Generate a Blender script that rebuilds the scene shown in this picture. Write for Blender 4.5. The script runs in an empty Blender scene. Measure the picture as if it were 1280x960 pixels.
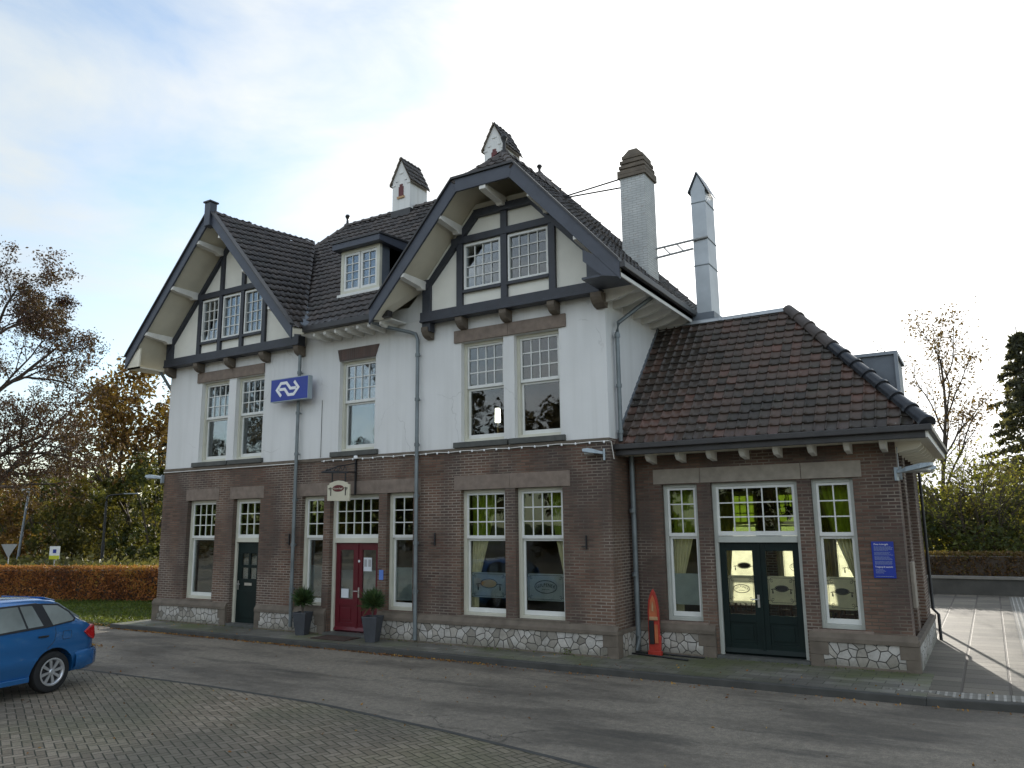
import bpy, bmesh, math, random
from mathutils import Vector, Matrix, noise
R = math.radians
random.seed(7)
S = bpy.context.scene
COL = S.collection

# ------------------------------------------------------------ camera
cd = bpy.data.cameras.new('camera'); cam = bpy.data.objects.new('camera', cd); COL.objects.link(cam)
S.camera = cam
F = 976.82; YAW, PIT, ROLL = -.5408, .17782, .01182
fwd = Vector((math.sin(YAW)*math.cos(PIT), math.cos(YAW)*math.cos(PIT), math.sin(PIT)))
rt = Vector((math.cos(YAW), -math.sin(YAW), 0)); dn = fwd.cross(rt)
r2 = math.cos(ROLL)*rt + math.sin(ROLL)*dn; d2 = -math.sin(ROLL)*rt + math.cos(ROLL)*dn
m3 = Matrix((r2, -d2, -fwd)).transposed()
cam.matrix_world = Matrix.Translation((0, -13.59, 2.4)) @ m3.to_4x4()
cd.sensor_fit = 'HORIZONTAL'; cd.sensor_width = 36; cd.lens = 36*F/1280
cd.clip_start = .05; cd.clip_end = 3000

# ------------------------------------------------------------ world and sun
SUN_AZ, SUN_EL = R(-15), R(13.5)          # azimuth from +Y towards +X
W = bpy.data.worlds.new('World'); S.world = W; W.use_nodes = True
nt = W.node_tree; nt.nodes.clear(); N = nt.nodes.new; L = nt.links.new
out = N('ShaderNodeOutputWorld'); bg = N('ShaderNodeBackground'); L(bg.outputs[0], out.inputs[0])
sky = N('ShaderNodeTexSky'); sky.sky_type = 'NISHITA'; sky.sun_disc = False
sky.sun_elevation = SUN_EL; sky.sun_rotation = SUN_AZ; sky.air_density = 1.0; sky.dust_density = .6; sky.ozone_density = 1.5
sky.altitude = 50
tc = N('ShaderNodeTexCoord')
mp = N('ShaderNodeMapping'); mp.inputs['Scale'].default_value = (1.1, 1.1, 3.0); mp.inputs['Rotation'].default_value = (.1, .2, .5)
L(tc.outputs['Generated'], mp.inputs[0])
no = N('ShaderNodeTexNoise'); no.inputs['Scale'].default_value = 2.2; no.inputs['Detail'].default_value = 9; no.inputs['Roughness'].default_value = .55; no.inputs['Distortion'].default_value = .5
L(mp.outputs[0], no.inputs[0])
sd = Vector((math.sin(SUN_AZ)*math.cos(SUN_EL), math.cos(SUN_AZ)*math.cos(SUN_EL), math.sin(SUN_EL)))
dot = N('ShaderNodeVectorMath'); dot.operation = 'DOT_PRODUCT'; L(tc.outputs['Generated'], dot.inputs[0]); dot.inputs[1].default_value = sd
pw = N('ShaderNodeMath'); pw.operation = 'MAXIMUM'; L(dot.outputs['Value'], pw.inputs[0]); pw.inputs[1].default_value = 0
wd_ = N('ShaderNodeMapRange'); wd_.interpolation_type = 'SMOOTHSTEP'; L(dot.outputs['Value'], wd_.inputs[0]); wd_.inputs[1].default_value = -.45; wd_.inputs[2].default_value = .8
p2 = N('ShaderNodeMath'); p2.operation = 'POWER'; L(pw.outputs[0], p2.inputs[0]); p2.inputs[1].default_value = 9
ad = N('ShaderNodeMath'); ad.operation = 'MULTIPLY_ADD'; L(p2.outputs[0], ad.inputs[0]); ad.inputs[1].default_value = .35; L(no.outputs[0], ad.inputs[2])
cr = N('ShaderNodeValToRGB'); L(ad.outputs[0], cr.inputs[0])
cr.color_ramp.elements[0].position = .40; cr.color_ramp.elements[0].color = (.12, .12, .12, 1)
cr.color_ramp.elements[1].position = .66; cr.color_ramp.elements[1].color = (1, 1, 1, 1)
m01 = N('ShaderNodeMapRange'); L(dot.outputs['Value'], m01.inputs[0]); m01.inputs[1].default_value = -1; m01.inputs[2].default_value = 1
cl = N('ShaderNodeValToRGB'); L(m01.outputs[0], cl.inputs[0]); ce = cl.color_ramp.elements
ce[0].position = .35; ce[0].color = (.64, .645, .64, 1); ce[1].position = .58; ce[1].color = (.285, .31, .325, 1)
for p_, c_ in ((.84, (.29, .315, .33, 1)), (.885, (.34, .355, .36, 1)), (.955, (.42, .425, .42, 1)), (.99, (.8, .8, .79, 1))): q_ = ce.new(p_); q_.color = c_
cc = N('ShaderNodeVectorMath'); cc.operation = 'SCALE'; L(cl.outputs[0], cc.inputs[0]); cc.inputs['Scale'].default_value = 10
mx = N('ShaderNodeMix'); mx.data_type = 'RGBA'; L(cr.outputs[0], mx.inputs[0]); L(sky.outputs[0], mx.inputs[6]); L(cc.outputs[0], mx.inputs[7])
L(mx.outputs[2], bg.inputs[0]); bg.inputs[1].default_value = .1
sl = bpy.data.lights.new('sun', 'SUN'); sl.energy = 2.4; sl.angle = R(.6); sl.color = (1, .93, .82)
so = bpy.data.objects.new('sun', sl); COL.objects.link(so); so.location = (10, 40, 40)
so.rotation_euler = (-sd).to_track_quat('-Z', 'Y').to_euler()
S.view_settings.view_transform = 'Standard'; S.view_settings.look = 'None'; S.view_settings.gamma = 1
S.view_settings.use_curve_mapping = False
S.view_settings.exposure = 1.45

# ------------------------------------------------------------ materials
MATS = {}
def rgb(c): return (c[0], c[1], c[2], 1)
def newmat(name):
    m = bpy.data.materials.new(name); m.use_nodes = True
    t = m.node_tree; b = t.nodes['Principled BSDF']; MATS[name] = m
    return m, t, b
def ramp(t, src, stops):
    r = t.nodes.new('ShaderNodeValToRGB'); t.links.new(src, r.inputs[0])
    e = r.color_ramp.elements
    while len(e) > 1: e.remove(e[0])
    e[0].position, e[0].color = stops[0][0], rgb(stops[0][1])
    for p, c in stops[1:]:
        n = e.new(p); n.color = rgb(c)
    return r.outputs[0]
def tex_noise(t, vec, scale, detail=4, rough=.55):
    n = t.nodes.new('ShaderNodeTexNoise'); n.inputs['Scale'].default_value = scale
    n.inputs['Detail'].default_value = detail; n.inputs['Roughness'].default_value = rough
    if vec: t.links.new(vec, n.inputs[0])
    return n.outputs[0]
def mix(t, fac, a, b, mode='MIX'):
    m = t.nodes.new('ShaderNodeMix'); m.data_type = 'RGBA'; m.blend_type = mode
    for s, v in ((m.inputs[0], fac), (m.inputs[6], a), (m.inputs[7], b)):
        if hasattr(v, 'is_output') or hasattr(v, 'links'): t.links.new(v, s)
        elif isinstance(v, (int, float)): s.default_value = v
        else: s.default_value = rgb(v)
    return m.outputs[2]
def pos(t): return t.nodes.new('ShaderNodeNewGeometry').outputs['Position']
def mapping(t, vec, scale=(1, 1, 1), rot=(0, 0, 0)):
    m = t.nodes.new('ShaderNodeMapping'); m.inputs['Scale'].default_value = scale; m.inputs['Rotation'].default_value = rot
    t.links.new(vec, m.inputs[0]); return m.outputs[0]
def bump(t, b, h, strength=.3, dist=.01):
    n = t.nodes.new('ShaderNodeBump'); n.inputs['Strength'].default_value = strength; n.inputs['Distance'].default_value = dist
    t.links.new(h, n.inputs['Height']); t.links.new(n.outputs[0], b.inputs['Normal'])
def plain(name, c, rough=.6, var=.15, scale=4, metal=0, bm=0, spec=None, coat=0):
    m, t, b = newmat(name)
    o = t.nodes.new('ShaderNodeTexCoord').outputs['Object']
    n = tex_noise(t, o, scale, 6)
    col = ramp(t, n, [(.25, [x*(1-var) for x in c]), (.75, [min(1, x*(1+var)) for x in c])])
    t.links.new(col, b.inputs['Base Color']); b.inputs['Roughness'].default_value = rough; b.inputs['Metallic'].default_value = metal
    if spec is not None: b.inputs['Specular IOR Level'].default_value = spec
    if coat: b.inputs['Coat Weight'].default_value = coat; b.inputs['Coat Roughness'].default_value = .04
    if bm: bump(t, b, tex_noise(t, o, scale*12, 4), bm, .005)
    return m
def math_(t, op, a, b=None, c=None):
    m = t.nodes.new('ShaderNodeMath'); m.operation = op
    for i, v in enumerate((a, b, c)):
        if v is None: continue
        if isinstance(v, (int, float)): m.inputs[i].default_value = v
        else: t.links.new(v, m.inputs[i])
    return m.outputs[0]
def comb(t, x, y, z=0):
    c = t.nodes.new('ShaderNodeCombineXYZ')
    for i, v in enumerate((x, y, z)):
        if isinstance(v, (int, float)): c.inputs[i].default_value = v
        else: t.links.new(v, c.inputs[i])
    return c.outputs[0]
def sep(t, v):
    s = t.nodes.new('ShaderNodeSeparateXYZ'); t.links.new(v, s.inputs[0]); return s.outputs

def brick_mat(name, cA, cB, mort, mortB, bw=.21, bh=.0575, ms=.009):
    m, t, b = newmat(name); P = pos(t); s = sep(t, P)
    uv = comb(t, math_(t, 'ADD', s[0], s[1]), s[2])
    br = t.nodes.new('ShaderNodeTexBrick'); t.links.new(uv, br.inputs[0])
    br.inputs['Scale'].default_value = 1; br.inputs['Brick Width'].default_value = bw; br.inputs['Row Height'].default_value = bh
    br.inputs['Mortar Size'].default_value = ms; br.inputs['Mortar Smooth'].default_value = .3; br.inputs['Bias'].default_value = 0
    br.inputs['Color1'].default_value = (0, 0, 0, 1); br.inputs['Color2'].default_value = (1, 1, 1, 1); br.inputs['Mortar'].default_value = (.5, .5, .5, 1)
    bc = ramp(t, br.outputs[0], [(0, cA), (.45, cB), (.7, [x*1.25 for x in cB]), (1, [cA[0]*1.5, cA[1]*1.25, cA[2]*1.2])])
    big = tex_noise(t, P, .45, 5); soot = tex_noise(t, mapping(t, P, (1.2, 1.2, .35)), 1.3, 6)
    bc = mix(t, ramp(t, big, [(.35, (.0, .0, .0)), (.7, (.5, .5, .5))]), bc, (.20, .132, .095))
    bc = mix(t, ramp(t, soot, [(.38, (.62,)*3), (.6, (0, 0, 0))]), bc, (.045, .04, .04))
    mc = mix(t, ramp(t, tex_noise(t, P, .6, 3), [(.44, (0, 0, 0)), (.62, (1, 1, 1))]), mort, mortB)
    col = mix(t, br.outputs['Fac'], bc, mc)
    t.links.new(col, b.inputs['Base Color']); b.inputs['Roughness'].default_value = .85
    h = math_(t, 'MULTIPLY_ADD', br.outputs['Fac'], -1.0, math_(t, 'MULTIPLY', tex_noise(t, P, 30, 3), .5))
    bump(t, b, h, .7, .008)
    return m
brick_mat('brick', (.070, .037, .026), (.130, .076, .052), (.092, .074, .056), (.28, .24, .195), ms=.010)

def crazy_mat():
    m, t, b = newmat('crazy_stone'); P = pos(t); s = sep(t, P)
    uv = comb(t, math_(t, 'ADD', s[0], s[1]), s[2], 0)
    wob = t.nodes.new('ShaderNodeVectorMath'); wob.operation = 'MULTIPLY_ADD'
    nn = t.nodes.new('ShaderNodeTexNoise'); nn.inputs['Scale'].default_value = 6; t.links.new(uv, nn.inputs[0])
    t.links.new(nn.outputs['Color'], wob.inputs[0]); wob.inputs[1].default_value = (.04, .04, 0); t.links.new(uv, wob.inputs[2])
    v = t.nodes.new('ShaderNodeTexVoronoi'); v.voronoi_dimensions = '2D'; v.feature = 'DISTANCE_TO_EDGE'; v.inputs['Scale'].default_value = 6.5; t.links.new(wob.outputs[0], v.inputs[0])
    v2 = t.nodes.new('ShaderNodeTexVoronoi'); v2.voronoi_dimensions = '2D'; v2.inputs['Scale'].default_value = 6.5; t.links.new(wob.outputs[0], v2.inputs[0])
    mask = ramp(t, v.outputs['Distance'], [(.028, (0, 0, 0)), (.05, (1, 1, 1))])
    sv = sep(t, v2.outputs['Color'])[0]
    stone = ramp(t, sv, [(0, (.22, .2, .17)), (.3, (.42, .39, .34)), (.6, (.47, .45, .42)), (1, (.58, .55, .50))])
    sp_ = ramp(t, s[2], [(.06, (.6,)*3), (.2, (0,)*3)])
    stone = mix(t, sp_, stone, (.16, .15, .11))
    stone = mix(t, ramp(t, tex_noise(t, P, 3, 6), [(.45, (0,)*3), (.7, (.45,)*3)]), stone, (.2, .19, .16))
    stone = mix(t, .5, stone, ramp(t, tex_noise(t, P, 25, 4), [(.3, (.6, .6, .6)), (.7, (1, 1, 1))]), 'MULTIPLY')
    t.links.new(mix(t, mask, (.07, .065, .055), stone), b.inputs['Base Color']); b.inputs['Roughness'].default_value = .8
    bump(t, b, math_(t, 'ADD', mask, math_(t, 'MULTIPLY', tex_noise(t, P, 22, 4), .35)), 1.0, .03)
crazy_mat()

def plaster_mat():
    m, t, b = newmat('plaster'); P = pos(t)
    n = tex_noise(t, P, .5, 5); n2 = tex_noise(t, mapping(t, P, (3, 3, .25)), 1.2, 6)
    c = ramp(t, n, [(.3, (.65, .655, .645)), (.7, (.74, .745, .735))])
    c = mix(t, ramp(t, n2, [(.45, (0,)*3), (.8, (.25,)*3)]), c, (.47, .47, .44))
    sz = sep(t, P)[2]
    st = math_(t, 'MULTIPLY', ramp(t, tex_noise(t, mapping(t, P, (7, 7, .12)), 1.0, 5), [(.5, (0,)*3), (.68, (1,)*3)]), ramp(t, math_(t, 'MULTIPLY', sz, .1), [(.395, (1,)*3), (.46, (.25,)*3), (.60, (.15,)*3), (.70, (.9,)*3)]))
    c = mix(t, math_(t, 'MULTIPLY', st, .24), c, (.33, .33, .29))
    ck = t.nodes.new('ShaderNodeTexVoronoi'); ck.feature = 'DISTANCE_TO_EDGE'; ck.inputs['Scale'].default_value = .55
    wv = t.nodes.new('ShaderNodeTexNoise'); wv.inputs['Scale'].default_value = 2.5; wv.inputs['Detail'].default_value = 5; t.links.new(P, wv.inputs[0])
    vm = t.nodes.new('ShaderNodeVectorMath'); vm.operation = 'MULTIPLY_ADD'; t.links.new(wv.outputs['Color'], vm.inputs[0]); vm.inputs[1].default_value = (.5, .5, .5); t.links.new(P, vm.inputs[2]); t.links.new(vm.outputs[0], ck.inputs[0])
    c = mix(t, math_(t, 'MULTIPLY', ramp(t, ck.outputs['Distance'], [(0, (.5,)*3), (.006, (0,)*3)]), ramp(t, tex_noise(t, P, .8, 2), [(.5, (0,)*3), (.6, (1,)*3)])), c, (.3, .3, .28))
    t.links.new(c, b.inputs['Base Color']); b.inputs['Roughness'].default_value = .9
    bump(t, b, tex_noise(t, P, 45, 5), .25, .006)
plaster_mat()
plain('plaster_cream', (.74, .73, .66), .85, .07, 2, bm=.2)
plain('soffit', (.68, .64, .53), .7, .12, 1.5, bm=.1)
plain('timber', (.03, .034, .045), .5, .25, 5, bm=.2)
plain('barge', (.05, .058, .078), .45, .2, 3, bm=.15)
plain('gutter_dark', (.035, .034, .035), .45, .3, 3)
plain('cream', (.56, .55, .455), .45, .1, 3)
plain('white_frame', (.68, .69, .66), .4, .08, 3)
plain('grey_frame', (.42, .44, .40), .45, .12, 3)
plain('white_paint', (.72, .71, .67), .6, .1, 4)
plain('lintel', (.20, .158, .128), .9, .25, 6, bm=.5)
plain('lintel_grey', (.27, .238, .195), .9, .22, 6, bm=.5)
plain('quoin', (.135, .112, .088), .9, .3, 4, bm=.5)
plain('sill', (.075, .078, .072), .7, .3, 6, bm=.3)
plain('zinc', (.20, .225, .255), .45, .22, 2, metal=.35, bm=.1)
plain('zinc_light', (.36, .39, .41), .4, .15, 2, metal=.45)
plain('lead', (.12, .14, .165), .5, .3, 2, metal=.2, bm=.2)
plain('pipe', (.16, .185, .195), .45, .25, 4, metal=.3)
plain('black', (.012, .012, .013), .5, .2, 3)
plain('iron', (.015, .015, .016), .5, .3, 8)
plain('green_door', (.004, .012, .011), .5, .3, 3, spec=.25)
plain('red_door', (.095, .006, .013), .33, .2, 3)
plain('steel', (.6, .6, .58), .3, .05, 3, metal=.9)
plain('paper', (.6, .63, .66), .8, .05, 3)
plain('blue_paper', (.1, .2, .55), .7, .1, 3)
plain('blue_sign', (.008, .03, .28), .35, .08, 3)
plain('sign_white', (.8, .81, .82), .4, .03, 3)
plain('sign_cream', (.55, .52, .40), .5, .06, 3)
plain('yellow', (.6, .62, .03), .5, .05, 3)
plain('maroon', (.10, .012, .012), .5, .1, 3)
plain('brass', (.35, .25, .1), .35, .1, 3, metal=.8)
plain('pot', (.055, .06, .07), .55, .25, 5, bm=.15)
plain('soil', (.03, .022, .015), .95, .3, 10)
plain('mat_brown', (.05, .03, .022), .95, .3, 20, bm=.6)
plain('red_board', (.36, .03, .018), .45, .25, 6)
plain('orange_board', (.42, .12, .045), .5, .3, 8)
plain('tan', (.4, .25, .13), .6, .2, 8)
plain('lampgrey', (.32, .38, .42), .4, .1, 3)
plain('lampglass', (.35, .35, .33), .3, .1, 3)
plain('interior', (.16, .14, .075), .9, .2, 1)
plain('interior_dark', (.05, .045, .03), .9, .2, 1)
plain('floor_wood', (.12, .055, .03), .4, .3, 3)
plain('wood_brown', (.10, .04, .02), .45, .3, 6)
plain('galv', (.34, .35, .35), .6, .1, 3, metal=.1)
plain('tyre', (.015, .015, .016), .8, .2, 6)
plain('rim', (.62, .63, .65), .3, .05, 3, metal=.7)
plain('carglass', (.20, .225, .215), .06, .3, 2, spec=.9)
plain('carblack', (.02, .02, .022), .5, .1, 3)
plain('lamp_red', (.5, .01, .01), .12, .2, 20, coat=1)
plain('carpaint', (.025, .17, .46), .25, .05, 2, metal=.5, coat=1)
plain('carpaint_roof', (.02, .115, .36), .22, .06, 2, metal=.55, coat=1)
plain('concrete', (.17, .165, .15), .9, .25, 3, bm=.4)
plain('concrete_dark', (.06, .06, .055), .9, .25, 3, bm=.4)
plain('bark', (.065, .05, .038), .9, .35, 5, bm=.6)
plain('bark_grey', (.10, .085, .07), .9, .35, 5, bm=.6)

def emis(name, c, s):
    m, t, b = newmat(name); b.inputs['Base Color'].default_value = rgb(c)
    b.inputs['Emission Color'].default_value = rgb(c); b.inputs['Emission Strength'].default_value = s
emis('added_glow', (1, .97, .8), 3)  # emissive stand-in for daylight from a rear window upstairs

def glass_mat(name, tint, trans=.9, ior=1.5):
    m, t, b = newmat(name); t.nodes.remove(b)
    o = t.nodes['Material Output']
    tr = t.nodes.new('ShaderNodeBsdfTransparent'); tr.inputs[0].default_value = rgb([x*trans for x in tint])
    gl = t.nodes.new('ShaderNodeBsdfGlossy'); gl.inputs['Roughness'].default_value = .015; gl.inputs[0].default_value = (.95, .97, 1, 1)
    fr = t.nodes.new('ShaderNodeFresnel'); fr.inputs[0].default_value = ior
    bp = t.nodes.new('ShaderNodeBump'); bp.inputs['Strength'].default_value = .12; bp.inputs['Distance'].default_value = .02
    t.links.new(tex_noise(t, pos(t), 1.6, 2), bp.inputs['Height'])
    t.links.new(bp.outputs[0], gl.inputs['Normal'])
    ms = t.nodes.new('ShaderNodeMixShader')
    f2 = math_(t, 'MULTIPLY_ADD', fr.outputs[0], .8, .0)
    t.links.new(f2, ms.inputs[0]); t.links.new(tr.outputs[0], ms.inputs[1]); t.links.new(gl.outputs[0], ms.inputs[2]); t.links.new(ms.outputs[0], o.inputs[0])
glass_mat('glass', (.96, .98, .96), .97); glass_mat('green_glass', (.72, .82, .45), .9); glass_mat('olive_glass', (.6, .7, .35), .8)
glass_mat('glass_up', (.85, .88, .88), .9, 1.6)

def translucent(name, c, tr=.5, alpha=0, scale=6, var=.1):
    m, t, b = newmat(name); o = t.nodes['Material Output']
    n = tex_noise(t, pos(t), scale, 4)
    col = ramp(t, n, [(.3, [x*(1-var) for x in c]), (.7, [x*(1+var) for x in c])])
    t.links.new(col, b.inputs['Base Color']); b.inputs['Roughness'].default_value = .8; b.inputs['Specular IOR Level'].default_value = .2
    tl = t.nodes.new('ShaderNodeBsdfTranslucent'); t.links.new(col, tl.inputs[0])
    ms = t.nodes.new('ShaderNodeMixShader'); ms.inputs[0].default_value = tr
    t.links.new(b.outputs[0], ms.inputs[1]); t.links.new(tl.outputs[0], ms.inputs[2])
    last = ms.outputs[0]
    if alpha:
        tp = t.nodes.new('ShaderNodeBsdfTransparent'); m2 = t.nodes.new('ShaderNodeMixShader'); m2.inputs[0].default_value = alpha
        t.links.new(last, m2.inputs[1]); t.links.new(tp.outputs[0], m2.inputs[2]); last = m2.outputs[0]
    t.links.new(last, o.inputs[0])
translucent('curtain', (.84, .79, .52), .25)
translucent('film', (.55, .62, .62), .6, .25)
translucent('film_wing', (.92, .90, .76), .8, 0)
translucent('green_valance', (.46, .52, .24), .7)
translucent('net', (.6, .63, .6), .5, .1)

def leaf_mat(name, stops, tr=.35, nscale=2.0):
    m, t, b = newmat(name); o = t.nodes['Material Output']
    at = t.nodes.new('ShaderNodeAttribute'); at.attribute_name = 'rnd'
    n = tex_noise(t, pos(t), nscale*.25, 3)
    f = math_(t, 'MULTIPLY_ADD', n, .9, math_(t, 'MULTIPLY_ADD', at.outputs['Fac'], .6, -.25))
    col = ramp(t, f, stops)
    t.links.new(col, b.inputs['Base Color']); b.inputs['Roughness'].default_value = .6; b.inputs['Specular IOR Level'].default_value = .3
    tl = t.nodes.new('ShaderNodeBsdfTranslucent'); t.links.new(mix(t, .25, col, (.5, .45, .05)), tl.inputs[0])
    ms = t.nodes.new('ShaderNodeMixShader'); ms.inputs[0].default_value = tr
    t.links.new(b.outputs[0], ms.inputs[1]); t.links.new(tl.outputs[0], ms.inputs[2]); t.links.new(ms.outputs[0], o.inputs[0])
leaf_mat('leaf_brown', [(.2, (.03, .013, .013)), (.5, (.062, .026, .02)), (.85, (.13, .058, .03))], .12)
leaf_mat('leaf_orange', [(.2, (.07, .035, .018)), (.5, (.15, .07, .02)), (.8, (.24, .13, .03))], .3)
leaf_mat('leaf_yellowgreen', [(.2, (.03, .036, .012)), (.5, (.07, .068, .016)), (.75, (.17, .13, .022)), (.95, (.28, .19, .03))], .32)
leaf_mat('leaf_green', [(.2, (.018, .03, .010)), (.5, (.04, .055, .016)), (.8, (.085, .10, .022))], .3)
leaf_mat('leaf_lime', [(.2, (.09, .11, .02)), (.5, (.24, .25, .04)), (.8, (.45, .40, .06))], .6)
leaf_mat('leaf_conifer', [(.2, (.035, .04, .03)), (.5, (.06, .066, .048)), (.8, (.095, .10, .065))], .35)
leaf_mat('leaf_hedge', [(.15, (.13, .045, .022)), (.4, (.36, .13, .04)), (.62, (.48, .21, .055)), (.85, (.28, .24, .04))], .25, 3)
leaf_mat('leaf_hedge_back', [(.2, (.04, .022, .012)), (.5, (.10, .05, .02)), (.8, (.09, .09, .02))], .3, 3)
leaf_mat('leaf_pot', [(.2, (.014, .035, .014)), (.5, (.035, .08, .028)), (.8, (.08, .14, .05))], .2)
leaf_mat('leaf_mirror', [(.2, (.02, .018, .01)), (.5, (.045, .04, .02)), (.85, (.10, .07, .025))], .1)
leaf_mat('litter', [(.2, (.10, .04, .015)), (.5, (.26, .11, .03)), (.8, (.42, .26, .06))], .1)
leaf_mat('grass_blade', [(.2, (.03, .055, .01)), (.5, (.06, .11, .016)), (.8, (.12, .16, .03))], .3)
leaf_mat('weed', [(.2, (.05, .05, .025)), (.5, (.085, .09, .03)), (.8, (.16, .14, .05))], .3)

# tiles: uv = tile units
def tile_mat(name, stops, rough, moss):
    m, t, b = newmat(name)
    uv = t.nodes.new('ShaderNodeUVMap').outputs[0]
    fl = t.nodes.new('ShaderNodeVectorMath'); fl.operation = 'FLOOR'; t.links.new(uv, fl.inputs[0])
    wn = t.nodes.new('ShaderNodeTexWhiteNoise'); wn.noise_dimensions = '2D'; t.links.new(fl.outputs[0], wn.inputs[0])
    P = pos(t)
    f = math_(t, 'MULTIPLY_ADD', wn.outputs[0], .45, math_(t, 'MULTIPLY', tex_noise(t, P, .7, 4), .6))
    col = ramp(t, f, stops)
    col = mix(t, ramp(t, tex_noise(t, P, 3.5, 7, .7), [(.52, (0,)*3), (.72, (moss,)*3)]), col, (.05, .055, .04))
    spots = ramp(t, tex_noise(t, P, 22, 3), [(.70, (0,)*3), (.74, (.55,)*3)])
    col = mix(t, spots, col, (.35, .34, .3))
    t.links.new(col, b.inputs['Base Color'])
    t.links.new(ramp(t, tex_noise(t, P, 9, 3), [(.3, (rough-.12,)*3), (.7, (rough+.15,)*3)]), b.inputs['Roughness'])
    bump(t, b, tex_noise(t, P, 60, 3), .25, .005)
tile_mat('tile_main', [(.2, (.022, .02, .02)), (.5, (.04, .034, .033)), (.8, (.068, .055, .05))], .42, .4)
tile_mat('tile_wing', [(.2, (.022, .019, .016)), (.45, (.045, .035, .028)), (.65, (.072, .046, .035)), (.9, (.12, .055, .04))], .42, .5)
plain('ridge_glazed', (.022, .024, .028), .18, .3, 8)
plain('ridge_matt', (.07, .058, .052), .6, .3, 5, bm=.2)

def asphalt():
    m, t, b = newmat('asphalt'); P = pos(t)
    a = ramp(t, tex_noise(t, P, 90, 3), [(.3, (.16, .14, .11)), (.7, (.34, .30, .245))])
    a = mix(t, ramp(t, tex_noise(t, mapping(t, P, (.35, 1.0, 1)), .9, 8, .62), [(.40, (.7,)*3), (.52, (.15,)*3), (.6, (0,)*3)]), mix(t, ramp(t, tex_noise(t, P, 14, 4, .7), [(.4, (.45,)*3), (.6, (0,)*3)]), a, (.10, .09, .075)), (.075, .067, .057))
    a = mix(t, ramp(t, tex_noise(t, mapping(t, P, (.2, .9, 1), (0, 0, .05)), 2.2, 9, .65), [(.56, (0,)*3), (.66, (.5,)*3)]), a, (.05, .048, .044))
    a = mix(t, ramp(t, tex_noise(t, P, 35, 1), [(.74, (0,)*3), (.77, (1,)*3)]), a, (.17, .16, .14))
    # ragged cracks
    v = t.nodes.new('ShaderNodeTexVoronoi'); v.feature = 'DISTANCE_TO_EDGE'; v.inputs['Scale'].default_value = .45
    nn = t.nodes.new('ShaderNodeTexNoise'); nn.inputs['Scale'].default_value = 1.6; nn.inputs['Detail'].default_value = 6; t.links.new(P, nn.inputs[0])
    vm = t.nodes.new('ShaderNodeVectorMath'); vm.operation = 'MULTIPLY_ADD'; t.links.new(nn.outputs['Color'], vm.inputs[0]); vm.inputs[1].default_value = (1.6, 1.6, 0); t.links.new(P, vm.inputs[2])
    t.links.new(vm.outputs[0], v.inputs[0])
    ck = math_(t, 'MULTIPLY', ramp(t, v.outputs['Distance'], [(.0, (1,)*3), (.012, (0,)*3)]), ramp(t, tex_noise(t, P, .5, 2), [(.56, (0,)*3), (.66, (.6,)*3)]))
    a = mix(t, ck, a, (.02, .02, .02))
    t.links.new(a, b.inputs['Base Color'])
    t.links.new(ramp(t, tex_noise(t, P, .9, 6), [(.4, (.72,)*3), (.6, (.92,)*3)]), b.inputs['Roughness']); b.inputs['Specular IOR Level'].default_value = .3
    bump(t, b, tex_noise(t, P, 140, 3), .6, .006)
asphalt()

def paver(name, bw, bh, ms, cs, mossc, mossamt, rot=0, off=.5, mort=(.03, .032, .02), squash=1):
    m, t, b = newmat(name); P = pos(t)
    uv = mapping(t, P, (1, 1, 1), (0, 0, rot))
    br = t.nodes.new('ShaderNodeTexBrick'); t.links.new(uv, br.inputs[0]); br.offset = off
    br.inputs['Scale'].default_value = 1; br.inputs['Brick Width'].default_value = bw; br.inputs['Row Height'].default_value = bh
    br.inputs['Mortar Size'].default_value = ms; br.inputs['Mortar Smooth'].default_value = .4
    br.inputs['Color1'].default_value = (0, 0, 0, 1); br.inputs['Color2'].default_value = (1, 1, 1, 1); br.inputs['Mortar'].default_value = (.5, .5, .5, 1)
    bc = ramp(t, br.outputs[0], cs)
    bc = mix(t, ramp(t, tex_noise(t, P, 40, 4), [(.3, (.65,)*3), (.7, (1,)*3)]), (0, 0, 0), bc)
    bc = mix(t, ramp(t, tex_noise(t, P, .55, 6, .6), [(.42, (0,)*3), (.62, (mossamt,)*3)]), bc, mossc)
    bc = mix(t, ramp(t, tex_noise(t, mapping(t, P, (1, 1, 1), (0, 0, 1)), .35, 5), [(.4, (.5,)*3), (.6, (0,)*3)]), bc, (.04, .038, .036))
    t.links.new(mix(t, br.outputs['Fac'], bc, mort), b.inputs['Base Color']); b.inputs['Roughness'].default_value = .75
    h = math_(t, 'MULTIPLY_ADD', br.outputs['Fac'], -1.0, math_(t, 'ADD', math_(t, 'MULTIPLY', br.outputs[0], .5), math_(t, 'MULTIPLY', tex_noise(t, P, 20, 3), .4)))
    bump(t, b, h, .8, .012)
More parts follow.
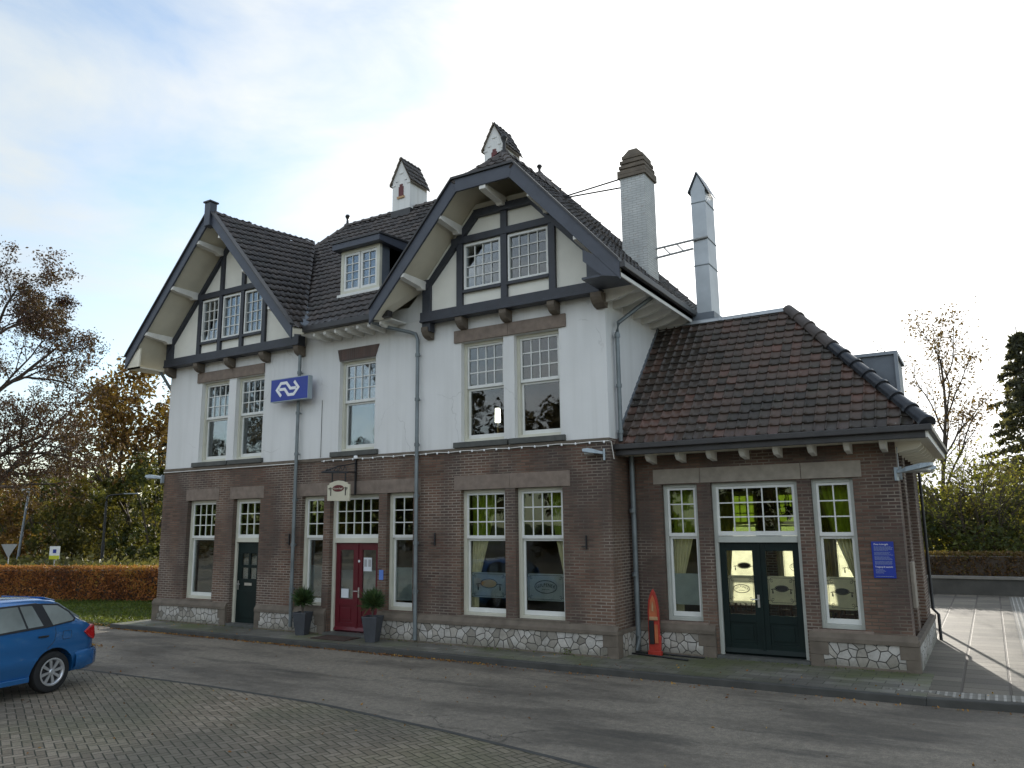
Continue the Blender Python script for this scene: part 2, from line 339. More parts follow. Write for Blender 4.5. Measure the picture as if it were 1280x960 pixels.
def herring(name, size, rot):
    m, t, b = newmat(name); P = pos(t); q = mapping(t, P, (1/size, 1/size, 1), (0, 0, rot)); s = sep(t, q)
    i = math_(t, 'FLOOR', s[0]); j = math_(t, 'FLOOR', s[1]); fx = math_(t, 'FRACT', s[0]); fy = math_(t, 'FRACT', s[1])
    mm = math_(t, 'FLOORED_MODULO', math_(t, 'SUBTRACT', i, j), 4.0)
    eq = [math_(t, 'COMPARE', mm, float(k), .3) for k in range(4)]
    dl = math_(t, 'ADD', fx, eq[1]); dr = math_(t, 'ADD', math_(t, 'SUBTRACT', 1.0, fx), eq[0])
    db = math_(t, 'ADD', fy, eq[2]); dt = math_(t, 'ADD', math_(t, 'SUBTRACT', 1.0, fy), eq[3])
    d = math_(t, 'MINIMUM', math_(t, 'MINIMUM', dl, dr), math_(t, 'MINIMUM', db, dt))
    wn = t.nodes.new('ShaderNodeTexWhiteNoise'); wn.noise_dimensions = '2D'
    t.links.new(comb(t, math_(t, 'SUBTRACT', i, eq[1]), math_(t, 'SUBTRACT', j, eq[2])), wn.inputs[0])
    bc = ramp(t, wn.outputs[0], [(0, (.23, .185, .128)), (.5, (.30, .245, .178)), (1, (.38, .315, .235))])
    bc = mix(t, ramp(t, tex_noise(t, P, 40, 4), [(.3, (.6,)*3), (.7, (1,)*3)]), (0, 0, 0), bc)
    bc = mix(t, ramp(t, tex_noise(t, P, .5, 7, .65), [(.44, (0,)*3), (.64, (.5,)*3)]), bc, (.13, .14, .065))
    bc = mix(t, ramp(t, tex_noise(t, mapping(t, P, (1, 1, 1), (0, 0, 1)), .3, 6), [(.4, (.55,)*3), (.6, (0,)*3)]), bc, (.09, .085, .07))
    bc = mix(t, ramp(t, tex_noise(t, P, 50, 1), [(.76, (0,)*3), (.78, (.7,)*3)]), bc, (.25, .22, .17))
    mask = ramp(t, d, [(.03, (0,)*3), (.085, (1,)*3)])
    t.links.new(mix(t, mask, (.04, .042, .022), bc), b.inputs['Base Color']); b.inputs['Roughness'].default_value = .8
    bump(t, b, math_(t, 'ADD', mask, math_(t, 'ADD', math_(t, 'MULTIPLY', wn.outputs[0], .5), math_(t, 'MULTIPLY', tex_noise(t, P, 20, 3), .4))), .8, .012)
herring('paver_brick', .105, R(25))
if 0: paver('paver_brick', .21, .105, .007, [(0, (.105, .088, .075)), (.5, (.14, .118, .10)), (1, (.175, .15, .13))], (.06, .075, .03), .75, R(38), .5, mort=(.03, .032, .024))
paver('paver_walk', .4, .22, .006, [(0, (.15, .145, .12)), (.5, (.20, .19, .165)), (1, (.27, .26, .225))], (.10, .12, .04), .9, 0, .5)
paver('paver_platform', .6, .4, .022, [(0, (.11, .10, .08)), (.5, (.17, .15, .12)), (1, (.24, .215, .17))], (.12, .12, .08), .3, 0, .0, mort=(.07, .06, .05))
def tact():
    m, t, b = newmat('tactile'); P = pos(t); s = sep(t, P)
    w = math_(t, 'SINE', math_(t, 'MULTIPLY', s[0], 6.283/.1))
    br = t.nodes.new('ShaderNodeTexBrick'); t.links.new(P, br.inputs[0]); br.offset = 0
    br.inputs['Scale'].default_value = 1; br.inputs['Brick Width'].default_value = .3; br.inputs['Row Height'].default_value = .3; br.inputs['Mortar Size'].default_value = .006
    c = ramp(t, w, [(.35, (.17, .165, .145)), (.6, (.34, .33, .30))])
    c = mix(t, ramp(t, tex_noise(t, P, 2, 5), [(.4, (0,)*3), (.7, (.5,)*3)]), c, (.15, .14, .12))
    t.links.new(mix(t, br.outputs['Fac'], c, (.05, .05, .04)), b.inputs['Base Color']); b.inputs['Roughness'].default_value = .8
    bump(t, b, w, .5, .006)
tact()
def ground_mat():
    m, t, b = newmat('grass_ground'); P = pos(t)
    c = ramp(t, tex_noise(t, P, 1.2, 8, .7), [(.3, (.03, .045, .012)), (.5, (.06, .085, .016)), (.7, (.10, .10, .03))])
    c = mix(t, ramp(t, tex_noise(t, P, 9, 5), [(.45, (0,)*3), (.65, (.7,)*3)]), c, (.03, .028, .014))
    t.links.new(c, b.inputs['Base Color']); b.inputs['Roughness'].default_value = .95
    bump(t, b, tex_noise(t, P, 14, 5), .9, .05)
ground_mat()
def whitebrick():
    m, t, b = newmat('white_brick'); P = pos(t); s = sep(t, P)
    uv = comb(t, math_(t, 'ADD', s[0], s[1]), s[2])
    br = t.nodes.new('ShaderNodeTexBrick'); t.links.new(uv, br.inputs[0])
    br.inputs['Scale'].default_value = 1; br.inputs['Brick Width'].default_value = .21; br.inputs['Row Height'].default_value = .0575; br.inputs['Mortar Size'].default_value = .007
    c = ramp(t, tex_noise(t, P, 3, 6), [(.3, (.44, .46, .46)), (.7, (.60, .62, .61))])
    c = mix(t, ramp(t, tex_noise(t, P, 12, 4), [(.6, (0,)*3), (.72, (.7,)*3)]), c, (.3, .22, .18))
    t.links.new(mix(t, br.outputs['Fac'], c, (.36, .37, .36)), b.inputs['Base Color']); b.inputs['Roughness'].default_value = .85
    bump(t, b, math_(t, 'MULTIPLY', br.outputs['Fac'], -1), .6, .008)
whitebrick()
brick_mat('brick_lintel', (.07, .04, .035), (.10, .06, .055), (.07, .065, .06), (.12, .11, .1), .06, .3, .007)

# ------------------------------------------------------------ mesh builder
class MB:
    def __init__(s): s.v = []; s.f = []; s.uv = None
    def add(s, vs, fs):
        o = len(s.v); s.v += [tuple(a) for a in vs]; s.f += [tuple(i+o for i in f) for f in fs]; return s
    def box(s, x0, x1, y0, y1, z0, z1):
        return s.add([(x0,y0,z0),(x1,y0,z0),(x1,y1,z0),(x0,y1,z0),(x0,y0,z1),(x1,y0,z1),(x1,y1,z1),(x0,y1,z1)],
                     [(0,3,2,1),(4,5,6,7),(0,1,5,4),(1,2,6,5),(2,3,7,6),(3,0,4,7)])
    def prism(s, pts, d):      # pts: 3D polygon, d: extrusion vector
        n = len(pts); d = Vector(d); a = [Vector(p) for p in pts]; b = [p+d for p in a]
        return s.add(a+b, [tuple(range(n-1, -1, -1)), tuple(range(n, 2*n))] + [(i, (i+1) % n, (i+1) % n+n, i+n) for i in range(n)])
    def xz(s, pts, y0, y1): return s.prism([(p[0], y0, p[1]) for p in pts], (0, y1-y0, 0))
    def yz(s, pts, x0, x1): return s.prism([(x0, p[0], p[1]) for p in pts], (x1-x0, 0, 0))
    def xy(s, pts, z0, z1): return s.prism([(p[0], p[1], z0) for p in pts], (0, 0, z1-z0))
    def strip(s, p, q, w, y0, y1):      # beam in the XZ plane, p/q (x,z) on its centre line
        d = Vector((q[0]-p[0], q[1]-p[1])).normalized(); n = Vector((-d[1], d[0]))*w/2
        return s.xz([(p[0]-n[0], p[1]-n[1]), (q[0]-n[0], q[1]-n[1]), (q[0]+n[0], q[1]+n[1]), (p[0]+n[0], p[1]+n[1])], y0, y1)
    def frame(s, x0, x1, z0, z1, w, y0, y1, wb=None):
        wb = wb or w
        s.box(x0, x0+w, y0, y1, z0, z1); s.box(x1-w, x1, y0, y1, z0, z1)
        s.box(x0+w, x1-w, y0, y1, z1-w, z1); s.box(x0+w, x1-w, y0, y1, z0, z0+wb); return s
    def tube(s, pts, r, n=10, r1=None):
        pts = [Vector(p) for p in pts]; rings = []
        for i, p in enumerate(pts):
            d = (pts[min(i+1, len(pts)-1)]-pts[max(i-1, 0)]).normalized()
            u = d.cross(Vector((0, 0, 1)));
            if u.length < .05: u = d.cross(Vector((1, 0, 0)))
            u.normalize(); w = d.cross(u)
            rr = r if r1 is None else r+(r1-r)*i/(len(pts)-1)
            rings.append([p+(u*math.cos(2*math.pi*k/n)+w*math.sin(2*math.pi*k/n))*rr for k in range(n)])
        vs = [v for g in rings for v in g]; fs = []
        for i in range(len(rings)-1):
            for k in range(n):
                a = i*n+k; b = i*n+(k+1) % n; fs.append((a, b, b+n, a+n))
        fs += [tuple(range(n-1, -1, -1)), tuple(range(len(vs)-n, len(vs)))]
        return s.add(vs, fs)
    def lathe(s, prof, c=(0, 0, 0), n=20, axis='z', sx=1, sy=1, cap=True):
        vs = []
        for r, h in prof:
            for k in range(n):
                a = 2*math.pi*k/n; x, y = r*math.cos(a)*sx, r*math.sin(a)*sy
                p = (x, y, h) if axis == 'z' else ((x, h, y) if axis == 'y' else (h, x, y))
                vs.append((p[0]+c[0], p[1]+c[1], p[2]+c[2]))
        fs = [(i*n+k, i*n+(k+1) % n, (i+1)*n+(k+1) % n, (i+1)*n+k) for i in range(len(prof)-1) for k in range(n)]
        if cap: fs += [tuple(range(n)), tuple(range((len(prof)-1)*n, len(prof)*n))]
        return s.add(vs, fs)
    def build(s, name, mat, parent=None, loc=None, bevel=0, smooth=False, local=False):
        o_ = Vector((0, 0, 0))
        if loc is not None: o_ = Vector(loc)
        if parent is not None and not local:
            p = parent; o_ = Vector((0, 0, 0))
            while p: o_ = o_+Vector(p.location); p = p.parent
        me = bpy.data.meshes.new(name)
        me.from_pydata([tuple(Vector(v)-o_) for v in s.v], [], s.f)
        bm = bmesh.new(); bm.from_mesh(me); bmesh.ops.recalc_face_normals(bm, faces=bm.faces)
        if smooth:
            for f in bm.faces: f.smooth = True
            for e in bm.edges:
                if len(e.link_faces) == 2 and e.calc_face_angle(0) > .7: e.smooth = False
        bm.to_mesh(me); bm.free()
        me.materials.append(MATS[mat] if isinstance(mat, str) else mat)
        o = bpy.data.objects.new(name, me); COL.objects.link(o)
        if parent is not None: o.parent = parent
        elif loc is not None: o.location = loc
        if bevel:
            b = o.modifiers.new('bevel', 'BEVEL'); b.width = bevel; b.segments = 2; b.limit_method = 'ANGLE'
        return o

def tag(o, label=None, cat=None, group=None, kind=None):
    for k, v in (('label', label), ('category', cat), ('group', group), ('kind', kind)):
        if v: o[k] = v
    return o
def empty(name, loc, label, cat, group=None, rz=0):
    o = bpy.data.objects.new(name, None); COL.objects.link(o); o.location = loc; o.rotation_euler.z = rz; o.empty_display_size = .3
    return tag(o, label, cat, group)
def copy_tree(o, parent=None):
    c = o.copy(); COL.objects.link(c)
    if parent: c.parent = parent
    for ch in list(o.children): copy_tree(ch, c)
    return c
def boolean_cut(o, cutters):
    for c in cutters:
        md = o.modifiers.new('cut', 'BOOLEAN'); md.operation = 'DIFFERENCE'; md.object = c; md.solver = 'EXACT'
    bpy.context.view_layer.update()
    me = bpy.data.meshes.new_from_object(o.evaluated_get(bpy.context.evaluated_depsgraph_get()))
    o.modifiers.clear(); o.data = me
    for c in cutters: bpy.data.objects.remove(c)
def text_obj(txt, size, mat, name, parent, M, depth=.003, sx=1):
    cu = bpy.data.curves.new(name, 'FONT'); cu.body = txt; cu.size = size; cu.extrude = depth; cu.align_x = 'CENTER'; cu.align_y = 'CENTER'
    t = bpy.data.objects.new(name, cu); COL.objects.link(t)
    bpy.context.view_layer.update()
    me = bpy.data.meshes.new_from_object(t.evaluated_get(bpy.context.evaluated_depsgraph_get()))
    bpy.data.objects.remove(t); me.name = name
    me.transform(M @ Matrix.Diagonal((sx, 1, 1, 1)))
    me.materials.clear(); me.materials.append(MATS[mat])
    o = bpy.data.objects.new(name, me); COL.objects.link(o); o.parent = parent
    return o
FRONT = Matrix(((1, 0, 0, 0), (0, 0, -1, 0), (0, 1, 0, 0), (0, 0, 0, 1)))     # text in the XZ plane facing -Y
def at(x, y, z): return Matrix.Translation((x, y, z)) @ FRONT

# ============================================================ GROUND
MB().add([(-900, -900, -.16), (900, -900, -.16), (900, 900, -.16), (-900, 900, -.16)], [(0, 1, 2, 3)]).build('ground', 'grass_ground')['kind'] = 'structure'
tag(MB().add([(-80, -80, -.104), (60, -80, -.104), (60, -.92, -.104), (-1.3, -.92, -.104), (-19.7, -.92, -.104), (-21.5, -.85, -.104), (-24, -.5, -.104), (-80, 4, -.104)], [tuple(range(8))]).build('street', 'asphalt'), kind='structure')
tag(MB().add([(-60, -60, -.1), (30, -60, -.1), (30, -9.2, -.1), (2, -7.2, -.1), (-1.5, -6.25, -.1), (-4.2, -5.64, -.1), (-6, -5.27, -.1), (-8.5, -4.9, -.1), (-11, -4.82, -.1), (-14.2, -4.9, -.1), (-20, -5.2, -.1), (-60, -7, -.1)], [tuple(range(12))]).build('parking_area', 'paver_brick'), kind='structure')
ed_ = [(-60, -7), (-20, -5.2), (-14.2, -4.9), (-11, -4.82), (-8.5, -4.9), (-6, -5.27), (-4.2, -5.64), (-1.5, -6.25), (2, -7.2), (30, -9.2)]
tag(MB().add([(x, y-.03, -.097) for x, y in ed_]+[(x, y+.05, -.097) for x, y in ed_[::-1]], [tuple(range(20))]).build('road_edge', 'concrete_dark'), kind='structure')
tag(MB().xy([(-19.7, -.93), (-1.0, -.93), (-1.0, -.9), (-1.0, .6), (-1.0, .95), (-19.7, .95)], -.3, 0).build('pavement', 'paver_walk'), kind='structure')
MB().box(-19.7, -1.0, -1.05, -.93, -.3, .002).build('kerb', 'concrete_dark', bevel=.015)['kind'] = 'structure'
tag(MB().xy([(-1.0, -1.05), (14, .8), (14, .95), (-1.0, -.9)], -.3, .003).build('kerb', 'concrete_dark', bevel=.015), kind='structure')
tag(MB().xy([(-1.0, -.9), (14, .95), (14, 16.2), (-30, 16.2), (-30, 7), (-1.3, 7), (-1.3, .95), (-1.0, .95)], -.3, 0).build('platform', 'paver_platform'), kind='structure')
tag(MB().xy([(-1.0, -.62), (-.62, -.85), (2.5, -.44), (2.5, .05), (-1.6, -.62)], 0, .006).build('path', 'tactile'), kind='structure')
tag(MB().box(.25, .85, -.3, 15.9, 0, .005).build('path', 'tactile'), kind='structure')
# verge left
tag(MB().xy([(-19.45, -.75), (-21.5, -.7), (-24, -.35), (-60, 3), (-60, 20), (-19.45, 20)], -.3, -.07).build('verge', 'grass_ground'), kind='structure')

def scatter(name, mat, pts, size, kind='stuff', up=.2, elong=1.6, parent=None, loc=(0, 0, 0)):
    """leaf-sized quads at pts, with a per-leaf random attribute"""
    vs, fs, rn = [], [], []
    for p in pts:
        s_ = size*random.uniform(.6, 1.35)
        n = Vector((random.gauss(0, 1), random.gauss(0, 1), random.gauss(0, 1)*(1-up)+up*3*random.random())).normalized()
        u = n.orthogonal().normalized(); u.rotate(Matrix.Rotation(random.random()*6.28, 3, n)); w = n.cross(u)
        c = Vector(p)-Vector(loc); o = len(vs)
        vs += [c-u*s_*elong*.5, c+w*s_*.4+n*s_*.12, c+u*s_*elong*.5, c-w*s_*.4+n*s_*.12]; fs.append((o, o+1, o+2, o+3)); rn.append(random.random())
    me = bpy.data.meshes.new(name); me.from_pydata([tuple(v) for v in vs], [], fs)
    a = me.attributes.new('rnd', 'FLOAT', 'FACE'); a.data.foreach_set('value', rn)
    me.materials.append(MATS[mat]); o = bpy.data.objects.new(name, me); COL.objects.link(o)
    if parent: o.parent = parent
    else: o.location = loc
    if kind: o['kind'] = kind
    return o

# ============================================================ STATION BUILDING
B = empty('station_building', (-10, 0, 0), 'white rendered and dark brick station house with half timbered gables and low side wing', 'station')
XL, XR = -19.36, -6.03
def wall(mb, x0, x1, z0, z1, ops, y0, y1):
    xs = sorted({x0, x1, *[o[0] for o in ops], *[o[1] for o in ops]}); zs = sorted({z0, z1, *[o[2] for o in ops], *[o[3] for o in ops]})
    xs = [x for x in xs if x0 <= x <= x1]; zs = [z for z in zs if z0 <= z <= z1]
    for i in range(len(xs)-1):
        for j in range(len(zs)-1):
            cx, cz = (xs[i]+xs[i+1])/2, (zs[j]+zs[j+1])/2
            if any(o[0] < cx < o[1] and o[2] < cz < o[3] for o in ops): continue
            a, b, c, d = xs[i], xs[i+1], zs[j], zs[j+1]
            for y in (y0, y1): mb.add([(a, y, c), (b, y, c), (b, y, d), (a, y, d)], [(0, 1, 2, 3)])
    for x in (x0, x1): mb.add([(x, y0, z0), (x, y1, z0), (x, y1, z1), (x, y0, z1)], [(0, 1, 2, 3)])
    for a, b, c, d in ops:
        mb.add([(a, y0, c), (a, y1, c), (a, y1, d), (a, y0, d)], [(0, 1, 2, 3)]); mb.add([(b, y0, c), (b, y1, c), (b, y1, d), (b, y0, d)], [(0, 1, 2, 3)])
        mb.add([(a, y0, d), (b, y0, d), (b, y1, d), (a, y1, d)], [(0, 1, 2, 3)]); mb.add([(a, y0, c), (b, y0, c), (b, y1, c), (a, y1, c)], [(0, 1, 2, 3)])
GO = [(-18.29, -17.15, .60, 3.12), (-16.49, -15.50, .02, 3.12), (-14.07, -13.34, .60, 3.12), (-13.14, -11.67, .02, 3.12), (-11.44, -10.70, .60, 3.12), (-9.45, -8.36, .58, 3.12), (-8.12, -7.05, .58, 3.12)]
UO = [(-18.0, -16.90, 4.13, 6.28), (-16.62, -15.56, 4.13, 6.28), (-12.96, -11.85, 4.13, 6.28), (-9.44, -8.37, 4.13, 6.28), (-8.11, -7.06, 4.13, 6.28)]
WO = [(-5.37, -4.68, .60, 3.12), (-4.42, -2.87, .02, 3.12), (-2.64, -1.95, .60, 3.12)]
b = MB(); wall(b, XL, XR, 0, 4.0, GO, 0, .3)
b.box(XL, XL+.3, .3, 6.6, 0, 4.0); b.box(XR-.3, XR, .3, 6.6, 0, 4.0); b.box(XL, XR, 6.6, 6.9, 0, 4.0)
b.build('brick_wall', 'brick', B)
# projecting brick string under the render
MB().box(XL-.012, XR+.012, -.03, .0, 3.93, 4.0).build('string_course', 'quoin', B)
b = MB(); wall(b, XL, XR, 4.0, 7.3, UO, .012, .31)
b.box(XL, XL+.3, .31, 6.6, 4.0, 7.0); b.box(XR-.3, XR, .31, 6.6, 4.0, 7.3); b.box(XL, XR, 6.6, 6.9, 4.0, 7.0)
b.build('rendered_wall', 'plaster', B)
# wing walls
WX0, WX1, WY0, WY1, WZ = XR, -1.25, .9, 5.1, 3.78
BACKO = [(-5.4, -4.55, .75, 3.1), (-4.2, -3.3, .75, 3.1), (-3.05, -2.1, .75, 3.1)]
b = MB(); wall(b, WX0, WX1, 0, WZ, WO, WY0, WY0+.3); b.build('wing_wall', 'brick', B)
b = MB(); wall(b, WX0, WX1, 0, WZ, BACKO, WY1-.3, WY1); b.build('wing_wall', 'brick', B)
b = MB()
b.box(WX1-.3, WX1, WY0+.3, 1.35, 0, WZ); b.box(WX1-.3, WX1-.13, 1.35, 2.1, 0, WZ); b.box(WX1-.3, WX1, 2.1, 2.5, 0, WZ)
b.box(WX1-.3, WX1-.13, 2.5, 4.2, 0, WZ); b.box(WX1-.3, WX1, 4.2, WY1-.3, 0, WZ)
b.build('wing_wall', 'brick', B)
# inside
b = MB(); b.box(XL+.31, XR-.31, 6.45, 6.58, .05, 3.7); b.box(-10.3, -10.2, .32, 6.4, .05, 3.7); b.box(-14.9, -14.8, .32, 6.4, .05, 3.7)
b.build('inner_wall', 'interior', B)
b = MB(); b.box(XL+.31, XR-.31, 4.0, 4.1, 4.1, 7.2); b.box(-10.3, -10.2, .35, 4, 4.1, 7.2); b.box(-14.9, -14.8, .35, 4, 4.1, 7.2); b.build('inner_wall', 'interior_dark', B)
b = MB(); b.box(XL+.31, XR-.31, .31, 6.5, -.02, .03); b.box(XR-.3, WX1-.31, WY0+.31, WY1-.31, -.02, .03); b.build('floor', 'floor_wood', B)
b = MB(); b.box(XL+.31, XR-.31, .32, 6.5, 3.7, 4.05); b.box(WX0, WX1-.31, WY0+.31, WY1-.31, 3.6, 3.7); b.build('ceiling', 'interior', B)
MB().box(XR+.005, XR+.04, WY0+.31, WY1-.31, .03, 3.6).build('inner_wall', 'interior', B)

# plinth: quoin blocks, rubble panels, ledge
def plinth(x0, x1, y, d=.07, q0=.28, q1=.28):
    r = MB().box(x0+.02, x1-.02, y-d+.012, y-.002, .0, .40).build('plinth', 'crazy_stone', B)
    k = MB()
    k.yz([(y-d-.015, .40), (y-.002, .40), (y-.002, .56), (y-.025, .56), (y-d-.015, .47)], x0, x1)
    for a, w, s_ in ((x0, q0, 1), (x1, q1, -1)):
        if w: k.box(min(a, a+s_*w*.72), max(a, a+s_*w*.72), y-d, y-.002, .0, .19); k.box(min(a, a+s_*w), max(a, a+s_*w), y-d-.002, y-.002, .19, .40)
    k.box(x0, x1, y-d-.004, y-.002, -.04, .035)
    k.build('plinth_stone', 'quoin', B, bevel=.008)
plinth(XL-.07, -16.52, 0); plinth(-15.47, -13.17, 0, q0=.2, q1=.3); plinth(-11.64, XR+.07, 0, q0=0, q1=.3)
plinth(WX0+.08, -4.45, WY0, q0=0, q1=.32); plinth(-2.84, WX1+.07, WY0, q0=.3, q1=.28)
for a, b_ in ((-18.33, -17.1), (-14.1, -13.3), (-11.5, -10.66), (-9.55, -6.95), ):
    MB().box(a, b_, -.03, .1, .50, .595).build('sill', 'quoin', B, bevel=.006)
for a, b_ in ((-5.5, -4.58), (-2.78, -1.82)):
    MB().box(a, b_, WY0-.03, WY0+.1, .50, .595).build('sill', 'lintel', B, bevel=.006)
k = MB(); k.prism([(XR+.002, .0, 0), (XR+.068, .0, 0), (XR+.068, .83, 0), (XR+.002, .83, 0)], (0, 0, .40)); k.build('plinth', 'crazy_stone', B)
k = MB(); k.box(XR+.002, XR+.085, -.068, .83, .402, .47); k.box(XR+.002, XR+.075, -.068, .16, 0, .4); k.build('plinth_stone', 'quoin', B, bevel=.008)
k = MB().box(WX1+.002, WX1+.075, WY0+.13, WY1, 0, .40).build('plinth', 'crazy_stone', B)
k = MB(); k.box(WX1+.002, WX1+.095, WY0-.07, WY1, .402, .5); k.box(WX1+.002, WX1+.08, WY0-.068, WY0+.13, 0, .4); k.build('plinth_stone', 'quoin', B, bevel=.008)
MB().box(-1.245, -1.19, 1.35, 1.75, .95, 1.7).build('meter_box', 'lintel_grey', B, bevel=.01)

# lintels
for a, b_, m_ in ((-18.36, -17.05, 'lintel'), (-16.63, -15.38, 'lintel'), (-14.35, -10.5, 'lintel'), (-9.61, -8.24, 'lintel'), (-8.235, -6.88, 'lintel')):
    MB().box(a, b_, -.012, .13, 3.12, 3.42).build('lintel', m_, B, bevel=.005)
for a, b_ in ((-5.53, -4.61), (-4.6, -2.79), (-2.78, -1.80)):
    MB().box(a, b_, WY0-.012, WY0+.13, 3.13, 3.41).build('lintel', 'lintel_grey', B, bevel=.005)
for a, b_ in ((-18.17, -16.76), (-16.755, -15.56), (-9.61, -8.24), (-8.235, -6.89)):
    MB().box(a, b_, -.03, .15, 6.29, 6.56).build('lintel', 'lintel', B, bevel=.005)
MB().xz([(-12.96, 6.285), (-11.85, 6.285), (-11.74, 6.57), (-13.03, 6.57)], -.012, .13).build('lintel', 'brick_lintel', B)
for a, b_ in ((-18.17, -16.78), (-16.74, -15.48), (-13.15, -11.72), (-9.6, -8.26), (-8.22, -6.95)):
    MB().box(a, b_, -.07, .14, 4.005, 4.12).build('sill', 'sill', B, bevel=.008)

# ------------------------------------------------------------ windows
def panes(x0, x1, z0, z1, cols, rows, y, w=.022, d=.03):
    m = MB()
    for i in range(1, cols):
        x = x0+(x1-x0)*i/cols; m.box(x-w/2, x+w/2, y, y+d, z0, z1)
    for j in range(1, rows):
        z = z0+(z1-z0)*j/rows; m.box(x0, x1, y+.002, y+d-.002, z-w/2, z+w/2)
    return m
def window(x0, x1, z0, z1, zt, cols, rows, Y, up='green_glass', lo='glass', fm='cream', film=None):
    f = MB().frame(x0, x1, z0, z1, .065, Y, Y+.14, .07).build('window', fm, B, bevel=.004)
    a, c, d, e = x0+.067, x1-.067, z0+.072, z1-.067
    u = MB().frame(a, c, zt, e, .042, Y+.025, Y+.07, .065); u2 = panes(a+.042, c-.042, zt+.065, e-.042, cols, rows, Y+.035)
    u.v, u.f, o_ = u.v, u.f, len(u.v); u.f += [tuple(i+o_ for i in g) for g in u2.f]; u.v += u2.v
    u.build('upper_sash', 'white_frame', f)
    MB().box(a+.03, c-.03, Y+.05, Y+.056, zt+.03, e-.03).build('pane', up, f)
    MB().frame(a, c, d, zt-.002, .045, Y+.075, Y+.12, .085).build('lower_sash', 'white_frame', f, bevel=.003)
    MB().box(a+.03, c-.03, Y+.095, Y+.101, d+.03, zt-.03).build('pane', lo, f)
    return f
def emblem(f, x0, x1, z0, z1, y, kind, fm='film'):
    """frosted film stuck to the glass with a thin ornamental border and a badge"""
    fl = MB().box(x0, x1, y, y+.003, z0, z1).build('frosted_film', fm, f)
    m = MB(); yy = y-.004; e = .035; w = .006
    for (a, b_, c, d) in ((x0+e*2, x1-e*2, z1-e, z1-e+w), (x0+e*2, x1-e*2, z0+e-w, z0+e), (x0+e-w, x0+e, z0+e*2, z1-e*2), (x1-e, x1-e+w, z0+e*2, z1-e*2)):
        m.box(a, b_, yy, y-.001, c, d)
    for cx in (x0+e, x1-e):
        for cz in (z0+e, z1-e):
            sx, sz = (1 if cx < (x0+x1)/2 else -1), (1 if cz < (z0+z1)/2 else -1)
            m.tube([(cx+sx*.035*math.cos(t), yy, cz+sz*.035*math.sin(t)) for t in [k*.35 for k in range(15)]], .004, 4)
            m.tube([(cx+sx*(.05+.02*math.cos(t)), yy, cz+sz*(.05+.02*math.sin(t))) for t in [k*.5 for k in range(12)]], .0035, 4)
    cx, cz = (x0+x1)/2, (z0+z1)/2+.01; W_ = (x1-x0)*.30; H_ = W_*.5
    if kind == 'text':
        for k_, r_ in ((1, .004), (.93, .002)):
            m.tube([(cx+W_*k_*math.cos(t), yy, cz+H_*k_*math.sin(t)) for t in [i*2*math.pi/40 for i in range(41)]], r_, 4)
        m.build('border', 'iron', f)
        # arched lettering
        s_ = 'GULPENER'; n = len(s_)
        for i, ch in enumerate(s_):
            u_ = (i-(n-1)/2)/((n-1)/2); ang = -u_*.42
            M = Matrix.Translation((cx+u_*W_*.74, yy, cz+.035*(1-u_*u_)-.0)) @ Matrix.Rotation(-ang, 4, 'Y') @ FRONT
            o = text_obj(ch, W_*.36, 'iron', 'letter', f, Matrix.Translation(-Vector((-10, 0, 0))) @ M, .001, .85)
        k = MB(); k.box(cx-W_*.35, cx+W_*.35, yy, y-.001, cz-H_*.45, cz-H_*.45+.006); k.build('border', 'iron', f)
    else:
        b2 = MB(); ell = [(cx+W_*.72*math.cos(t), cz+.02+H_*.62*math.sin(t)) for t in [i*2*math.pi/28 for i in range(28)]]
        b2.xz(ell, yy, y-.001); b2.build('badge', 'brass' if fm == 'film' else 'iron', f)
        m.tube([(cx+W_*.78*math.cos(t), yy-.002, cz+.02+H_*.7*math.sin(t)) for t in [i*2*math.pi/40 for i in range(41)]], .005, 4)
        for s in (-1, 1):
            m.tube([(cx+s*W_*.7, yy, cz), (cx+s*W_*.95, yy, cz+.012), (cx+s*W_*1.25, yy, cz)], .006, 4)
            m.tube([(cx+s*W_*1.05, yy, cz), (cx+s*W_*1.05, yy, cz-H_*.9)], .008, 5)
            m.box(cx+s*W_*1.05-.012, cx+s*W_*1.05+.012, yy, y-.001, cz-H_*.9, cz-H_*.4)
        m.build('border', 'iron', f)
    return fl
YW = .12
w1 = window(*GO[0][:2], .60, 3.12, 2.14, 4, 3, YW, 'olive_glass')
e1 = window(*GO[2][:2], .60, 3.12, 2.14, 2, 3, YW, 'olive_glass'); e2 = window(*GO[4][:2], .60, 3.12, 2.14, 2, 3, YW, 'olive_glass')
for e_, o_ in ((e1, GO[2]), (e2, GO[4])): MB().box(o_[0]+.12, o_[1]-.12, YW+.105, YW+.108, .8, 1.5).build('frosted_film', 'film', e_)
r1 = window(*GO[5][:2], .58, 3.12, 2.12, 4, 3, YW); r2_ = window(*GO[6][:2], .58, 3.12, 2.12, 4, 3, YW)
emblem(r1, GO[5][0]+.13, GO[5][1]-.12, .94, 1.44, YW+.106, 'badge'); emblem(r2_, GO[6][0]+.13, GO[6][1]-.12, .92, 1.44, YW+.106, 'text')
for o_ in UO: window(o_[0], o_[1], o_[2]-.002, o_[3], 5.28, 4, 3, .13, 'glass_up', 'glass_up')
wl = window(*WO[0][:2], .60, 3.12, 2.14, 2, 3, WY0+.1, fm='grey_frame'); wr = window(*WO[2][:2], .60, 3.12, 2.14, 2, 3, WY0+.1, fm='grey_frame')
MB().box(-5.27, -4.78, WY0+.206, WY0+.209, .88, 1.45).build('frosted_film', 'film', wl)
emblem(wr, -2.54, -2.05, .90, 1.45, WY0+.206, 'badge', 'film_wing')
